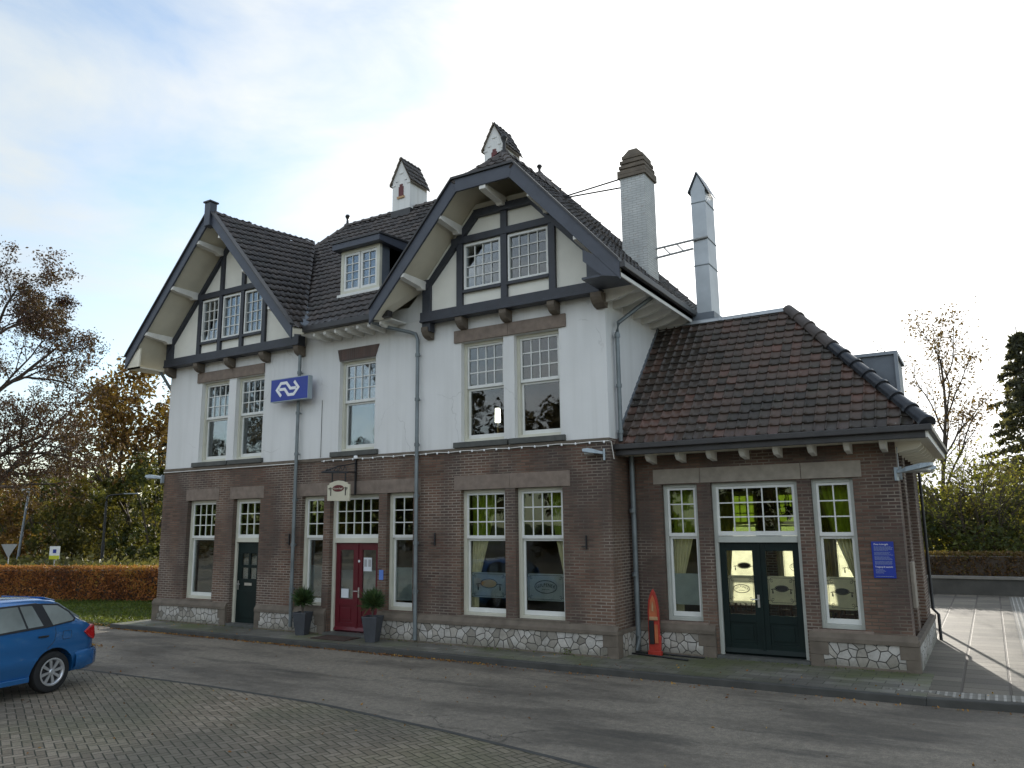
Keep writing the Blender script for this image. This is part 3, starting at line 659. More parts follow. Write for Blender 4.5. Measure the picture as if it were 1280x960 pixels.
for i, o_ in enumerate(BACKO):
    f = window(o_[0], o_[1], o_[2], 3.1, 2.33, 4, 3, WY1-.2, 'green_valance', 'glass')
    emblem(f, o_[0]+.1, o_[1]-.1, .80, 1.95, WY1-.2+.104, 'text' if i == 1 else 'badge', 'film_wing')

# doors
def door_frame(x0, x1, zd, y, fm):
    f = MB(); f.box(x0, x0+.07, y, y+.14, .02, 3.12); f.box(x1-.07, x1, y, y+.14, .02, 3.12); f.box(x0+.07, x1-.07, y, y+.14, 3.05, 3.12)
    f.box(x0+.07, x1-.07, y-.015, y+.14, zd, zd+.11)
    return f.build('door', fm, B, bevel=.004)
def transom(f, x0, x1, z0, z1, cols, y, gm):
    u = MB().frame(x0, x1, z0, z1, .045, y+.02, y+.07, .08); u2 = panes(x0+.045, x1-.045, z0+.08, z1-.045, cols, 3, y+.03)
    o_ = len(u.v); u.f += [tuple(i+o_ for i in g) for g in u2.f]; u.v += u2.v
    u.build('transom_light', 'white_frame', f); MB().box(x0+.03, x1-.03, y+.05, y+.056, z0+.03, z1-.03).build('pane', gm, f)
def leaf(f, x0, x1, z0, z1, g0, g1, y, mat, gm='glass', st=.13):
    l = MB(); l.box(x0, x0+st, y, y+.05, z0, z1); l.box(x1-st, x1, y, y+.05, z0, z1)
    l.box(x0+st, x1-st, y, y+.05, z0, z0+.2); l.box(x0+st, x1-st, y, y+.05, g1, z1); l.box(x0+st, x1-st, y, y+.05, g0-.14, g0)
    l.box(x0+st, x1-st, y+.018, y+.04, z0+.2, g0-.14)          # sunk panel
    l.box(x0+st+.06, x1-st-.06, y+.006, y+.03, z0+.26, g0-.2)
    o = l.build('door_leaf', mat, f, bevel=.004)
    MB().box(x0+st-.01, x1-st+.01, y+.025, y+.031, g0-.01, g1+.01).build('pane', gm, f)
    return o
def handle(f, x, z, y, s=1, L_=.22):
    h = MB(); h.box(x-.02, x+.02, y-.008, y-.001, z-.11, z+.11); h.tube([(x, y, z+.03), (x, y-.05, z+.03), (x+s*.11, y-.05, z+.03)], .009, 8)
    h.build('handle', 'steel', f)
# little green door
x0, x1 = GO[1][:2]; d1 = door_frame(x0, x1, 2.04, YW, 'cream')
transom(d1, x0+.07, x1-.07, 2.15, 3.05, 3, YW, 'olive_glass')
l = MB(); a, c = x0+.07, x1-.07; y = YW+.05
l.box(a, c, y, y+.05, .08, 1.14); l.box(a, c, y, y+.05, 1.76, 2.04); l.box(a, a+.16, y, y+.05, 1.14, 1.76); l.box(c-.16, c, y, y+.05, 1.14, 1.76)
l.box((a+c)/2-.035, (a+c)/2+.035, y+.002, y+.048, 1.14, 1.76); l.box(a+.16, c-.16, y+.004, y+.046, 1.41, 1.48)
l.box(a+.1, c-.1, y-.012, y, .2, .85)
l.build('door_leaf', 'green_door', d1, bevel=.004)
MB().box(a+.15, c-.15, y+.02, y+.026, 1.13, 1.77).build('pane', 'glass', d1); MB().box(a+.15, c-.15, y+.055, y+.058, 1.13, 1.77).build('net_curtain', 'net', d1)
MB().box((a+c)/2-.13, (a+c)/2+.13, y-.012, y-.001, .98, 1.045).build('letterbox', 'steel', d1); handle(d1, a+.06, .98, y, 1)
MB().box(x0-.02, x1+.02, -.05, YW+.14, -.02, .08).build('threshold', 'sill', d1)
# red double door
x0, x1 = GO[3][:2]; d2_ = door_frame(x0, x1, 2.03, YW, 'cream'); transom(d2_, x0+.07, x1-.07, 2.14, 3.05, 5, YW, 'olive_glass')
xm = (x0+x1)/2; y = YW+.05
leaf(d2_, x0+.07, xm-.003, .06, 2.03, .78, 1.87, y, 'red_door'); leaf(d2_, xm+.003, x1-.07, .06, 2.03, .78, 1.87, y, 'red_door')
MB().box(xm-.025, xm+.025, y-.015, y, .06, 2.03).build('cover_strip', 'red_door', d2_); handle(d2_, xm+.05, .93, y-.005, -1)
MB().yz([(y, .07), (y-.05, .1), (y, .17)], x0+.08, x1-.08).build('weatherboard', 'red_door', d2_)
for a, c, p, q, m_ in ((x0+.24, x0+.46, .80, 1.0, 'paper'), (xm+.16, xm+.40, 1.40, 1.70, 'paper')): MB().box(a, c, y+.018, y+.022, p, q).build('notice', m_, d2_)
MB().box(xm+.18, xm+.26, y+.015, y+.017, 1.5, 1.66).build('notice_print', 'galv', d2_); MB().box(xm+.3, xm+.38, y+.015, y+.017, 1.5, 1.66).build('notice_print', 'galv', d2_)
MB().lathe([(.03, 0), (.03, .006)], (xm+.05, y-.016, 1.62), 10, 'y').build('heart', 'paper', d2_)
for a, c in ((x0+.2, xm-.13), (xm+.13, x1-.2)): MB().box(a, c, y+.034, y+.037, .8, 1.42).build('frosted_film', 'film', d2_)
MB().box(x0-.02, x1+.02, -.12, YW+.14, -.02, .06).build('threshold', 'sill', d2_)
tag(MB().box(-11.615, -11.50, -.014, -.004, 1.24, 1.45).build('notice', 'blue_paper', B))
# wing green double door
x0, x1 = WO[1][:2]; YG = WY0+.1; d3 = door_frame(x0, x1, 2.03, YG, 'grey_frame'); transom(d3, x0+.07, x1-.07, 2.15, 3.05, 5, YG, 'green_glass')
xm = (x0+x1)/2; y = YG+.05
leaf(d3, x0+.07, xm-.003, .06, 2.03, .76, 1.88, y, 'green_door', st=.115); leaf(d3, xm+.003, x1-.07, .06, 2.03, .76, 1.88, y, 'green_door', st=.115)
MB().box(xm-.025, xm+.025, y-.015, y, .06, 2.03).build('cover_strip', 'green_door', d3); handle(d3, xm-.05, 1.0, y-.005, -1)
MB().yz([(y, .07), (y-.05, .1), (y, .17)], x0+.08, x1-.08).build('weatherboard', 'green_door', d3)
emblem(d3, x0+.175, xm-.108, .95, 1.44, y+.034, 'text', 'film_wing'); emblem(d3, xm+.108, x1-.175, .95, 1.44, y+.034, 'badge', 'film_wing')
MB().box(x0-.02, x1+.02, WY0-.06, YG+.14, -.02, .055).build('threshold', 'sill', d3)

# ------------------------------------------------------------ roofs
K = 1.12
def tiles(name, poly, up, tw, th, prof, amp, step, mat, parent, lift=.0):
    """pantile field: poly 3D convex polygon (world), first edge along the eave"""
    P = [Vector(p) for p in poly]; u = (P[1]-P[0]).normalized(); up = Vector(up)
    n = (P[1]-P[0]).cross(P[-1]-P[0]).normalized()
    if n.z < 0: n = -n
    v = n.cross(u).normalized()
    if v.z < 0: v = -v
    L2 = [((p-P[0]).dot(u), (p-P[0]).dot(v)) for p in P]
    u0, u1 = min(a for a, _ in L2), max(a for a, _ in L2); v0, v1 = min(b_ for _, b_ in L2), max(b_ for _, b_ in L2)
    ns = len(prof); nu = int((u1-u0)/tw)+2; nv = int((v1-v0)/th)+2
    rr = random.Random(11+int(abs(u1)*10)); bm = bmesh.new(); uvl = bm.loops.layers.uv.new()
    us = []
    for i in range(nu):
        for k in range(ns): us.append((i, prof[k][0], prof[k][1]))
    for j in range(nv):
        rows = []
        jit = [rr.uniform(-.009, .009)-(.03 if rr.random() < .012 else 0) for _ in range(nu+1)]; jh = [rr.uniform(-.005, .008)+(.012 if rr.random() < .03 else 0) for _ in range(nu+1)]
        for t_, h in ((0, step), (1.0, 0)):
            row = []
            for i, a, hh in us:
                uu = u0+(i+a)*tw; vv = v0+(j+t_)*th+jit[i]*(1-t_)
                row.append(bm.verts.new(P[0]+u*uu+v*vv+n*(hh*amp+h+jh[i]*(1-t_)+lift)))
            rows.append(row)
        low = [bm.verts.new(vv_.co-n*(step+.012)) for vv_ in rows[0]]
        for q in range(len(us)-1):
            i, a, _ = us[q]; a2 = us[q+1][1] if us[q+1][0] == i else 1.0
            f = bm.faces.new((rows[0][q], rows[0][q+1], rows[1][q+1], rows[1][q])); f.smooth = True
            for lp, c in zip(f.loops, ((i+a*.98+.01, j+.05), (i+a2*.98+.01, j+.05), (i+a2*.98+.01, j+.95), (i+a*.98+.01, j+.95))): lp[uvl].uv = c
            g = bm.faces.new((low[q], low[q+1], rows[0][q+1], rows[0][q]))
            for lp in g.loops: lp[uvl].uv = (i+.5, j+.5)
    # clip
    c2 = Vector((sum(a for a, _ in L2)/len(L2), sum(b_ for _, b_ in L2)/len(L2)))
    for i in range(len(P)):
        a, b_ = P[i], P[(i+1) % len(P)]; e = (b_-a)
        if e.length < 1e-4: continue
        no_ = e.cross(n).normalized(); cen = P[0]+u*c2[0]+v*c2[1]
        if (cen-a).dot(no_) > 0: no_ = -no_
        bmesh.ops.bisect_plane(bm, geom=bm.verts[:]+bm.edges[:]+bm.faces[:], plane_co=a, plane_no=no_, clear_outer=True, dist=1e-5)
    o_ = Vector((0, 0, 0)); p = parent
    while p: o_ += Vector(p.location); p = p.parent
    bmesh.ops.translate(bm, verts=bm.verts, vec=-o_)
    me = bpy.data.meshes.new(name); bm.to_mesh(me); bm.free(); me.materials.append(MATS[mat])
    o = bpy.data.objects.new(name, me); COL.objects.link(o); o.parent = parent
    return o
PAN = [(0, 0), (.1, .55), (.2, .95), (.3, 1), (.42, .55), (.55, .08), (.75, -.1), (.92, -.12)]
FLAT = [(0, .0), (.02, .9), (.07, 1.15), (.13, .9), (.16, .05), (.5, -.12), (.9, 0)]
def deck(poly, t=.12, gap=.03, mat='soffit', name='soffit'):
    MB().prism([(p[0], p[1], p[2]-gap-t) for p in poly], (0, 0, t)).build(name, mat, B)
EZ = 7.0; EXL, EXR = -19.93, -5.25; RY, RZ = 3.3, 11.45
CL, CR = -16.73, -8.2
GZL = EZ+(CL-EXL)*K; GZR = EZ+(EXR-CR)*K
YF = -1.0
rx0, rx1 = EXL+(RZ-EZ)/K, EXR-(RZ-EZ)/K
yv = RY-(RZ-GZR)/K; yvl = RY-(RZ-GZL)/K
yF0 = RY-(RZ-7.1)/K
A_ = EZ+K*0
right_lo = [(EXR, YF, EZ), (EXR, yv, EZ), (CR, yv, GZR), (CR, -.15, GZR), (CR+.75, YF, GZR-.75*K)]
right_hi = [(EXR, yv, EZ), (EXR, 7.2, EZ), (rx1, RY, RZ), (CR, yv, GZR)]
rl_foot = CR-(CR*-1+EXR)  # mirrored foot
XLF = 2*CR-EXR
left_of_right = [(XLF-.0, YF, EZ), (XLF, yF0-.05, EZ+.05), (CR, yv, GZR), (CR, -.15, GZR), (CR-.75, YF, GZR-.75*K)]
XRF = 2*CL-EXL
right_of_left = [(XRF, yF0-.05, EZ+.05), (XRF, YF, EZ), (CL, YF, GZL), (CL, yvl, GZL)]
left_lo = [(EXL, yvl, EZ), (EXL, YF, EZ), (CL, YF, GZL), (CL, yvl, GZL)]
left_hi = [(EXL, 7.2, EZ), (EXL, yvl, EZ), (CL, yvl, GZL), (rx0, RY, RZ)]
front = [(XRF, yF0, 7.1), (XLF, yF0, 7.1), (CR, yv, GZR), (rx1, RY, RZ), (rx0, RY, RZ), (CL, yvl, GZL)]
back = [(EXR, 7.2, EZ), (EXL, 7.2, EZ), (rx0, RY, RZ), (rx1, RY, RZ)]
jerk = [(CR-.75, YF, GZR-.75*K), (CR+.75, YF, GZR-.75*K), (CR, -.15, GZR)]
for p in (right_lo, right_hi, left_of_right, right_of_left, left_lo, left_hi, front, back, jerk):
    deck(p)
tiles('roof', front, (0, 0, 1), .20, .245, PAN, .022, .024, 'tile_main', B)
tiles('roof', [right_of_left[i] for i in (1, 0, 3, 2)], (0, 0, 1), .20, .245, PAN, .022, .024, 'tile_main', B)
tiles('roof', right_lo, (0, 0, 1), .20, .245, PAN, .022, .024, 'tile_main', B); tiles('roof', right_hi, (0, 0, 1), .20, .245, PAN, .022, .024, 'tile_main', B)
tiles('roof', left_of_right, (0, 0, 1), .20, .245, PAN, .022, .024, 'tile_main', B)
tiles('roof', jerk, (0, 0, 1), .20, .245, PAN, .022, .024, 'tile_main', B)
for p in (left_lo, left_hi, back): tiles('roof', p, (0, 0, 1), .235, .6, [(0, 0), (.5, .8)], .03, .02, 'tile_main', B)
def ridge(p, q, r, mat, seg=.33, name='ridge_tiles', drop=.04):
    p, q = Vector(p), Vector(q); d = q-p; n = max(1, int(d.length/seg)); dd = d/n; u = dd.normalized()
    s = u.cross(Vector((0, 0, 1))).normalized(); w = s.cross(u); m = MB()
    for i in range(n):
        a = p+dd*i-u*.03; b_ = p+dd*(i+1)
        vs = []
        for c, rr in ((a, r*1.12), (a+u*.05, r*1.14), (a+u*.06, r*1.02), (b_, r*.9)):
            for k in range(9):
                t_ = math.pi*(k/8); vs.append(c+s*math.cos(t_)*rr+w*(math.sin(t_)*rr-drop))
        o_ = len(m.v); m.v += [tuple(x) for x in vs]
        for g in range(3):
            for k in range(8): m.f.append((o_+g*9+k, o_+g*9+k+1, o_+(g+1)*9+k+1, o_+(g+1)*9+k))
        m.f.append(tuple(o_+k for k in range(9)))
    return m.build(name, mat, B, smooth=True)
ridge((rx0, RY, RZ), (rx1, RY, RZ), .11, 'ridge_matt'); ridge((CL, YF+.05, GZL), (CL, yvl, GZL), .11, 'ridge_matt')
ridge((CR, -.15, GZR), (CR, yv, GZR), .11, 'ridge_matt'); ridge((rx1, RY, RZ), (CR, yv, GZR), .1, 'ridge_matt')
ridge((rx0, RY, RZ), (CL, yvl, GZL), .1, 'ridge_matt'); ridge((EXR, 7.2, EZ), (rx1, RY, RZ), .11, 'ridge_matt')
for s in (-1, 1): ridge((CR+s*.75, YF, GZR-.75*K), (CR, -.15, GZR), .09, 'ridge_matt')
# valleys
def valley(p, q, w=.13):
    p, q = Vector(p), Vector(q); d = (q-p).normalized(); s = d.cross(Vector((0, 0, 1))).normalized()*w
    MB().prism([p-s+Vector((0, 0, .06)), p+Vector((0, 0, -.01)), p+s+Vector((0, 0, .06)), q+s+Vector((0, 0, .06)), q+Vector((0, 0, -.01)), q-s+Vector((0, 0, .06))], (0, 0, .02)).build('valley', 'lead', B)
valley((XRF, yF0, 7.1), (CL, yvl, GZL)); valley((XLF, yF0, 7.1), (CR, yv, GZR))
# finials
def finial(c, h, mat='ridge_matt'):
    MB().lathe([(.10, -.08), (.085, .02), (.04, .1), (.03, h*.55), (.055, h*.7), (.075, h*.82), (.05, h*.95), (.01, h)], c, 12).build('finial', mat, B, smooth=True)
finial((rx0, RY, RZ), .38, 'iron'); finial((CR, -.15, GZR-.02), .46, 'iron'); finial((rx1, RY, RZ-.05), .32, 'iron')

# bargeboards, gable boxes
def gable_roof_edge(cx, gz, half, flat, y0=YF-.05, y1=YF, w=.23):
    """dark board following the gable outline"""
    k = Vector((1, 0, K)).normalized()
    pts = [(cx-half, gz-half*K), (cx-flat, gz-flat*K), (cx+flat, gz-flat*K), (cx+half, gz-half*K)] if flat else [(cx-half, gz-half*K), (cx, gz), (cx+half, gz-half*K)]
    o = .05; up = [(x, z+o) for x, z in pts]
    vz = w/math.cos(math.atan(K))*.82
    lo = [(x, z-vz) for x, z in pts]
    if flat:
        lo[1] = (pts[1][0]+.10, pts[1][1]-w); lo[2] = (pts[2][0]-.10, pts[2][1]-w)
    m = MB()
    for i in range(len(pts)-1):
        m.xz([lo[i], lo[i+1], up[i+1], up[i]], y0, y1)
    m.build('bargeboard', 'barge', B, bevel=.006)
    m = MB()
    for i in range(len(pts)-1):
        a, b_ = up[i], up[i+1]; m.xz([(a[0], a[1]), (b_[0], b_[1]), (b_[0], b_[1]+.05), (a[0], a[1]+.05)], y0-.045, y1+.06)
    m.build('verge_strip', 'gutter_dark', B)
gable_roof_edge(CL, GZL, CL-EXL, 0); gable_roof_edge(CR, GZR, EXR-CR, .75)
MB().box(CL-.11, CL+.11, YF-.12, YF+.1, GZL-.42, GZL+.22).build('apex_post', 'barge', B, bevel=.01)
MB().box(CL-.14, CL+.14, YF-.15, YF+.13, GZL+.22, GZL+.26).build('apex_cap', 'gutter_dark', B)

def gable_front(cx, gz, hx0, hx1, zb, head, posts, wins, flat, cols, rows, diag):
    d = .36; yo, yi = -.24, -.05
    def roofz(x): return min(gz-abs(x-cx)*K, gz-flat*K)-d
    # infill
    xs = sorted([hx0, cx-flat, cx, cx+flat, hx1]); top = [(x, roofz(x)+.2) for x in xs]
    b = MB(); 
    g = lambda x: (x, roofz(x)+.19)
    pts = [(hx0, zb+.1), (hx1, zb+.1), g(hx1)]+([g(cx+flat), g(cx-flat)] if flat else [g(cx)])+[g(hx0)]
    inf = MB().xz(pts, -.155, -.002).build('gable_infill', 'plaster_cream', B)
    cuts = []
    for w4 in wins: cuts.append(MB().box(w4[0]+.02, w4[1]-.02, -.5, .3, w4[2]+.02, w4[3]-.02).build('tmp', 'black', B))
    boolean_cut(inf, cuts)
    t = MB()
    t.box(hx0-.03, hx1+.03, yo-.04, yi, zb, zb+.23)                      # bressummer
    t.box(hx0-.03, hx1+.03, yo-.06, yo-.04, zb+.0, zb+.05)
    t.build('beam', 'timber', B, bevel=.006)
    t = MB()
    hx = [x for x in (cx-(gz-d-head)/K, cx+(gz-d-head)/K)]
    t.box(max(hx[0], hx0), min(hx[1], hx1), yo+.0, yi, head, head+.15); t.build('beam', 'timber', B, bevel=.005)
    for i, (px, w_, z0, z1) in enumerate(posts):
        MB().box(px-w_/2, px+w_/2, yo+.012, yi, z0, min(z1, roofz(px)+.1)).build('post', 'timber', B, bevel=.004)
    # raking timbers under the soffit
    t = MB(); w_ = .14
    for s in (-1, 1):
        a = (cx+s*flat, gz-flat*K-d-.0) if flat else (cx, gz-d); e = hx0 if s < 0 else hx1
        b_ = (e, gz-abs(e-cx)*K-d)
        t.xz([a, b_, (b_[0], b_[1]-w_*1.1), (a[0]-s*(0 if not flat else .08), a[1]-w_*1.1)], yo-.01*(s+1.5), yi)
    if flat: t.box(cx-flat+.02, cx+flat-.02, yo-.03, yi, gz-flat*K-d-w_, gz-flat*K-d+.02)
    t.build('rafter', 'timber', B)
    for (x0, x1, z0, z1) in wins:
        f = MB().frame(x0, x1, z0, z1, .045, -.20, -.10).build('window', 'white_frame', B, bevel=.003)
        panes(x0+.045, x1-.045, z0+.045, z1-.045, cols, rows, -.165, .02).build('glazing_bars', 'white_frame', f)
        MB().box(x0+.03, x1-.03, -.145, -.139, z0+.03, z1-.03).build('pane', 'glass_up', f)
        MB().box(x0-.02, x1+.02, yo, yi-.12, z0-.075, z0-.012).build('window_rail', 'timber', f)
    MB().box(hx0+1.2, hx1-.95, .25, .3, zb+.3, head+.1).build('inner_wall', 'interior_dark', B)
ZB = 6.80
gable_front(CL, GZL, -19.30, -14.12, ZB, 8.56,
            [(-17.98, .13, ZB, 8.6), (-17.14, .12, ZB, 12), (-16.28, .12, ZB, 12), (-15.44, .13, ZB, 8.6), (-19.2, .26, ZB-.0, 8), (-14.2, .2, ZB, 8)],
            [(-17.90, -17.22, 7.37, 8.52), (-17.06, -16.36, 7.37, 8.52), (-16.20, -15.52, 7.37, 8.52)], 0, 3, 4, None)
gable_front(CR, GZR, -10.32, -6.03, ZB, 8.44,
            [(-9.33, .15, ZB, 8.5), (-8.2, .15, ZB, 12), (-7.06, .15, ZB, 8.9), (-6.15, .26, ZB, 7.9), (-10.22, .22, ZB-.2, 8.2)],
            [(-9.22, -8.29, 7.39, 8.40), (-8.11, -7.15, 7.39, 8.40)], .75, 4, 4, None)
# corbels
def corbel(x, z=6.8, w=.17, d=.27, h=.25):
    pts = [(.0, z), (-d, z), (-d, z-h*.35)]+[(-d*math.cos(t)*.95, z-h*.35-h*.65*math.sin(t)) for t in (0.3, .7, 1.1, 1.5)]+[(.0, z-h)]
    MB().yz(pts, x-w/2, x+w/2).build('corbel', 'quoin', B, bevel=.008)
for x in (-19.22, -18.0, -16.76, -15.43, -14.2, -9.33, -8.22, -7.09): corbel(x)
corbel(-10.24, 6.7); corbel(-6.08, 6.80, .24, .3, .27)
# purlin ends
def purlin(x, z, s):
    w = .15; h = .2
    pts = [(-.06, z), (-.06, z+h), (YF+.0, z+h), (YF-.03, z+h-.03), (YF-.03, z+h-.1), (YF+.06, z+h-.12), (-.42, z+.03), (-.36, z-.02), (-.3, z)]
    MB().yz(pts, x-w/2, x+w/2).build('purlin', 'white_paint', B, bevel=.006)
for s in (-1, 1):
    for dx in (2.42, 1.42, .45): purlin(CL+s*dx, GZL-dx*K-.17-.24, s)
    for dx in (2.1, 1.12): purlin(CR+s*dx, GZR-dx*K-.17-.24, s)
purlin(CR, GZR-.75*K-.17-.24, 0)
# eaves soffit boxes at the gable feet and front eave
b = MB(); b.box(EXL+.05, XL+.0, YF, .0, 6.70, 6.74); b.xz([(EXL+.03, 6.70), (EXL+.03, 6.95), (XL, 6.95+.3), (XL, 6.70)], YF+.0, YF+.04); b.build('soffit', 'soffit', B)
b = MB(); b.box(XRF-.2, XLF+.2, yF0+.04, 0, 6.92, 6.95)
for i in range(7):
    x = XRF+.25+i*.34; b.yz([(yF0+.02, 6.92), (yF0+.02, 6.84), (yF0+.12, 6.80), (0, 6.80), (0, 6.92)], x-.035, x+.035)
b.build('soffit', 'white_paint', B)
MB().xz([(XLF-.05, 6.95), (-10.28, 6.95), (-10.28, GZR-abs(-10.28-CR)*K-.1), (XLF-.05, EZ-.02)], .0, .08).build('gable_cheek', 'plaster', B)
MB().xz([(XRF+.05, 6.95), (-14.15, 6.95), (-14.15, GZL-abs(-14.15-CL)*K-.1), (XRF+.05, EZ-.02)], .0, .08).build('gable_cheek', 'plaster', B)
MB().box(XRF-.25, XLF+.25, yF0-.12, yF0+.04, 6.95, 7.09).build('gutter', 'gutter_dark', B, bevel=.015)
# side eave: white fascia, dark gutter, rafter ends
b = MB(); b.box(EXR-.03, EXR, YF+.01, 7.2, 6.78, 6.97); b.build('fascia', 'white_paint', B)
MB().box(EXR, EXR+.1, YF-.05, 7.2, 6.92, 7.04).build('gutter', 'gutter_dark', B, bevel=.015)
b = MB(); b.box(XR, EXR-.03, -.22, 7.2, 6.86, 6.89); b.build('soffit', 'white_paint', B)
b = MB(); b.box(XR+.0, EXR-.03, YF+.0, -.225, 6.84, 6.88); b.xz([(-5.98, 7.4), (-5.98, 7.18), (-5.6, 6.84), (EXR, 6.76), (EXR, 6.98)], YF-.04, YF-.005); b.box(XR-.25, XR+.02, -.25, -.165, 6.84, 7.62); b.build('eave_end', 'barge', B)
for i in range(13):
    y = -.05+i*.5; MB().xz([(XR, 6.86), (XR, 6.62), (XR+.3, 6.66), (EXR-.12, 6.78), (EXR-.05, 6.86)], y-.04, y+.04).build('rafter_end', 'white_paint', B)

# dormer
dx0, dx1, dy, dz0, dz1 = -13.15, -11.95, .2, 8.02, 9.12
dm = MB(); zr = lambda y: RZ-(RY-y)*K
D = MB().box(dx0, dx1, dy+.36, 1.2, dz0+.35, dz1).build('dormer', 'lead', B)
for x in (dx0, dx1-.04): MB().yz([(dy+.03, dz0), (dy+.03, dz1), (RY-(RZ-dz1)/K+.1, dz1)], x, x+.04).build('cheek', 'lead', D)
f = MB().frame(dx0-.02, dx1+.02, dz0-.02, dz1, .085, dy-.03, dy+.06).build('dormer_window', 'cream', D)
xm = (dx0+dx1)/2
for a, c in ((dx0+.065, xm-.012), (xm+.012, dx1-.065)):
    m = MB().frame(a, c, dz0+.067, dz1-.087, .06, dy-.015, dy+.03); o2 = panes(a+.06, c-.06, dz0+.127, dz1-.147, 2, 4, dy-.005, .02); o_ = len(m.v); m.f += [tuple(i+o_ for i in g) for g in o2.f]; m.v += o2.v
    m.build('casement', 'white_frame', D); MB().box(a+.03, c-.03, dy+.012, dy+.018, dz0+.1, dz1-.12).build('pane', 'glass_up', D)
MB().box(dx0-.08, dx1+.08, dy-.09, dy+.05, dz0-.09, dz0-.022).build('dormer_sill', 'white_frame', D)
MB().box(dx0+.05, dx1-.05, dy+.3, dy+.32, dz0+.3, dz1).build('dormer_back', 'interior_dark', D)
MB().yz([(dy-.22, dz1), (dy-.22, dz1+.16), (1.7, dz1+.3), (1.7, dz1+.1), (RY-(RZ-dz1)/K, dz1)], dx0-.16, dx1+.16).build('dormer_roof', 'barge', D, bevel=.01)
MB().yz([(dy-.25, dz1+.16), (dy-.25, dz1+.2), (1.85, dz1+.345), (1.85, dz1+.305)], dx0-.19, dx1+.19).build('dormer_covering', 'gutter_dark', D)

# ------------------------------------------------------------ wing roof
wex0, wex1, wey0, wey1 = XR+.0, -.74, .30, 5.7
wez, wry, wrz, wrx = 3.88, 3.0, 6.76, -3.2
wf = [(wex0, wey0, wez), (wex1, wey0, wez), (wrx, wry, wrz), (wex0, wry, wrz)]
wh = [(wex1, wey0, wez), (wex1, wey1, wez), (wrx, wry, wrz)]
wb = [(wex1, wey1, wez), (wex0, wey1, wez), (wex0, wry, wrz), (wrx, wry, wrz)]
tiles('wing_roof', wf, (0, 0, 1), .19, .225, FLAT, .022, .024, 'tile_wing', B)
tiles('wing_roof', wh, (0, 0, 1), .19, .225, FLAT, .022, .024, 'tile_wing', B)
tiles('wing_roof', wb, (0, 0, 1), .27, .6, [(0, 0), (.5, .5)], .02, .02, 'tile_wing', B)
for p in (wf, wh, wb): deck(p, .1, .03, 'soffit')
ridge((wex1+.02, wey0-.02, wez+.01), (wrx+.95, wry-1.05, wrz-1.12), .135, 'ridge_glazed', .40, drop=.0)
ridge((wrx+.95, wry-1.05, wrz-1.12), (wrx, wry, wrz), .13, 'ridge_matt', .38, drop=.0)
ridge((wex1, wey1, wez), (wrx, wry, wrz), .11, 'ridge_matt')
ridge((wrx, wry, wrz), (wex0, wry, wrz), .1, 'zinc_light', 1.2)
# eaves
b = MB(); b.box(wex0, wex1+.0, wey0-.04, wey0, wez-.21, wez-.02); b.box(wex0, wex1+.1, wey0-.14, wey0-.04, wez-.10, wez-.0); b.build('gutter', 'gutter_dark', B, bevel=.012)
b = MB(); b.box(wex1, wex1+.03, wey0-.04, wey1, wez-.2, wez-.03); b.build('fascia', 'white_paint', B)
MB().box(wex1+.03, wex1+.1, wey0-.04, wey1, wez-.10, wez-.0).build('gutter', 'gutter_dark', B, bevel=.012)
b = MB(); b.box(wex0, wex1, wey0, WY0, wez-.19, wez-.17); b.box(WX1, wex1, WY0, wey1, wez-.19, wez-.17); b.build('soffit', 'soffit', B)
for x in (-5.48, -4.89, -4.30, -3.70, -3.11, -2.53, -1.95, -1.40):
    MB().yz([(WY0, 3.69), (wey0+.2, 3.69), (wey0+.2, 3.63), (wey0+.28, 3.56), (WY0, 3.52)], x-.045, x+.045).build('rafter_end', 'white_paint', B)
for i in range(8):
    y = 1.0+i*.58; MB().xz([(WX1, 3.69), (WX1, 3.5), (wex1-.2, 3.56), (wex1-.12, 3.62), (wex1-.12, 3.69)], y-.04, y+.04).build('rafter_end', 'soffit', B)
# lead step flashing beside the main wall
for i in range(20):
    y = wey0+.1+i*.133; z = wez+(y-wey0)*(wrz-wez)/(wry-wey0)
    if y > wry-.1: break
    MB().yz([(y, z-.03), (y+.13, z+.10), (y+.13, z+.25), (y, z+.14)], XR+.004, XR+.02).build('flashing', 'zinc', B)
# rear dormer on the hip
b = MB(); b.box(-2.6, -1.22, 2.3, 3.7, 4.2, 5.44); RD = b.build('rear_dormer', 'lead', B)
MB().box(-2.7, -1.17, 2.25, 3.75, 5.44, 5.5).build('dormer_roof', 'zinc', RD); MB().box(-1.23, -1.17, 2.24, 2.32, 4.2, 5.44).build('dormer_trim', 'zinc', RD)

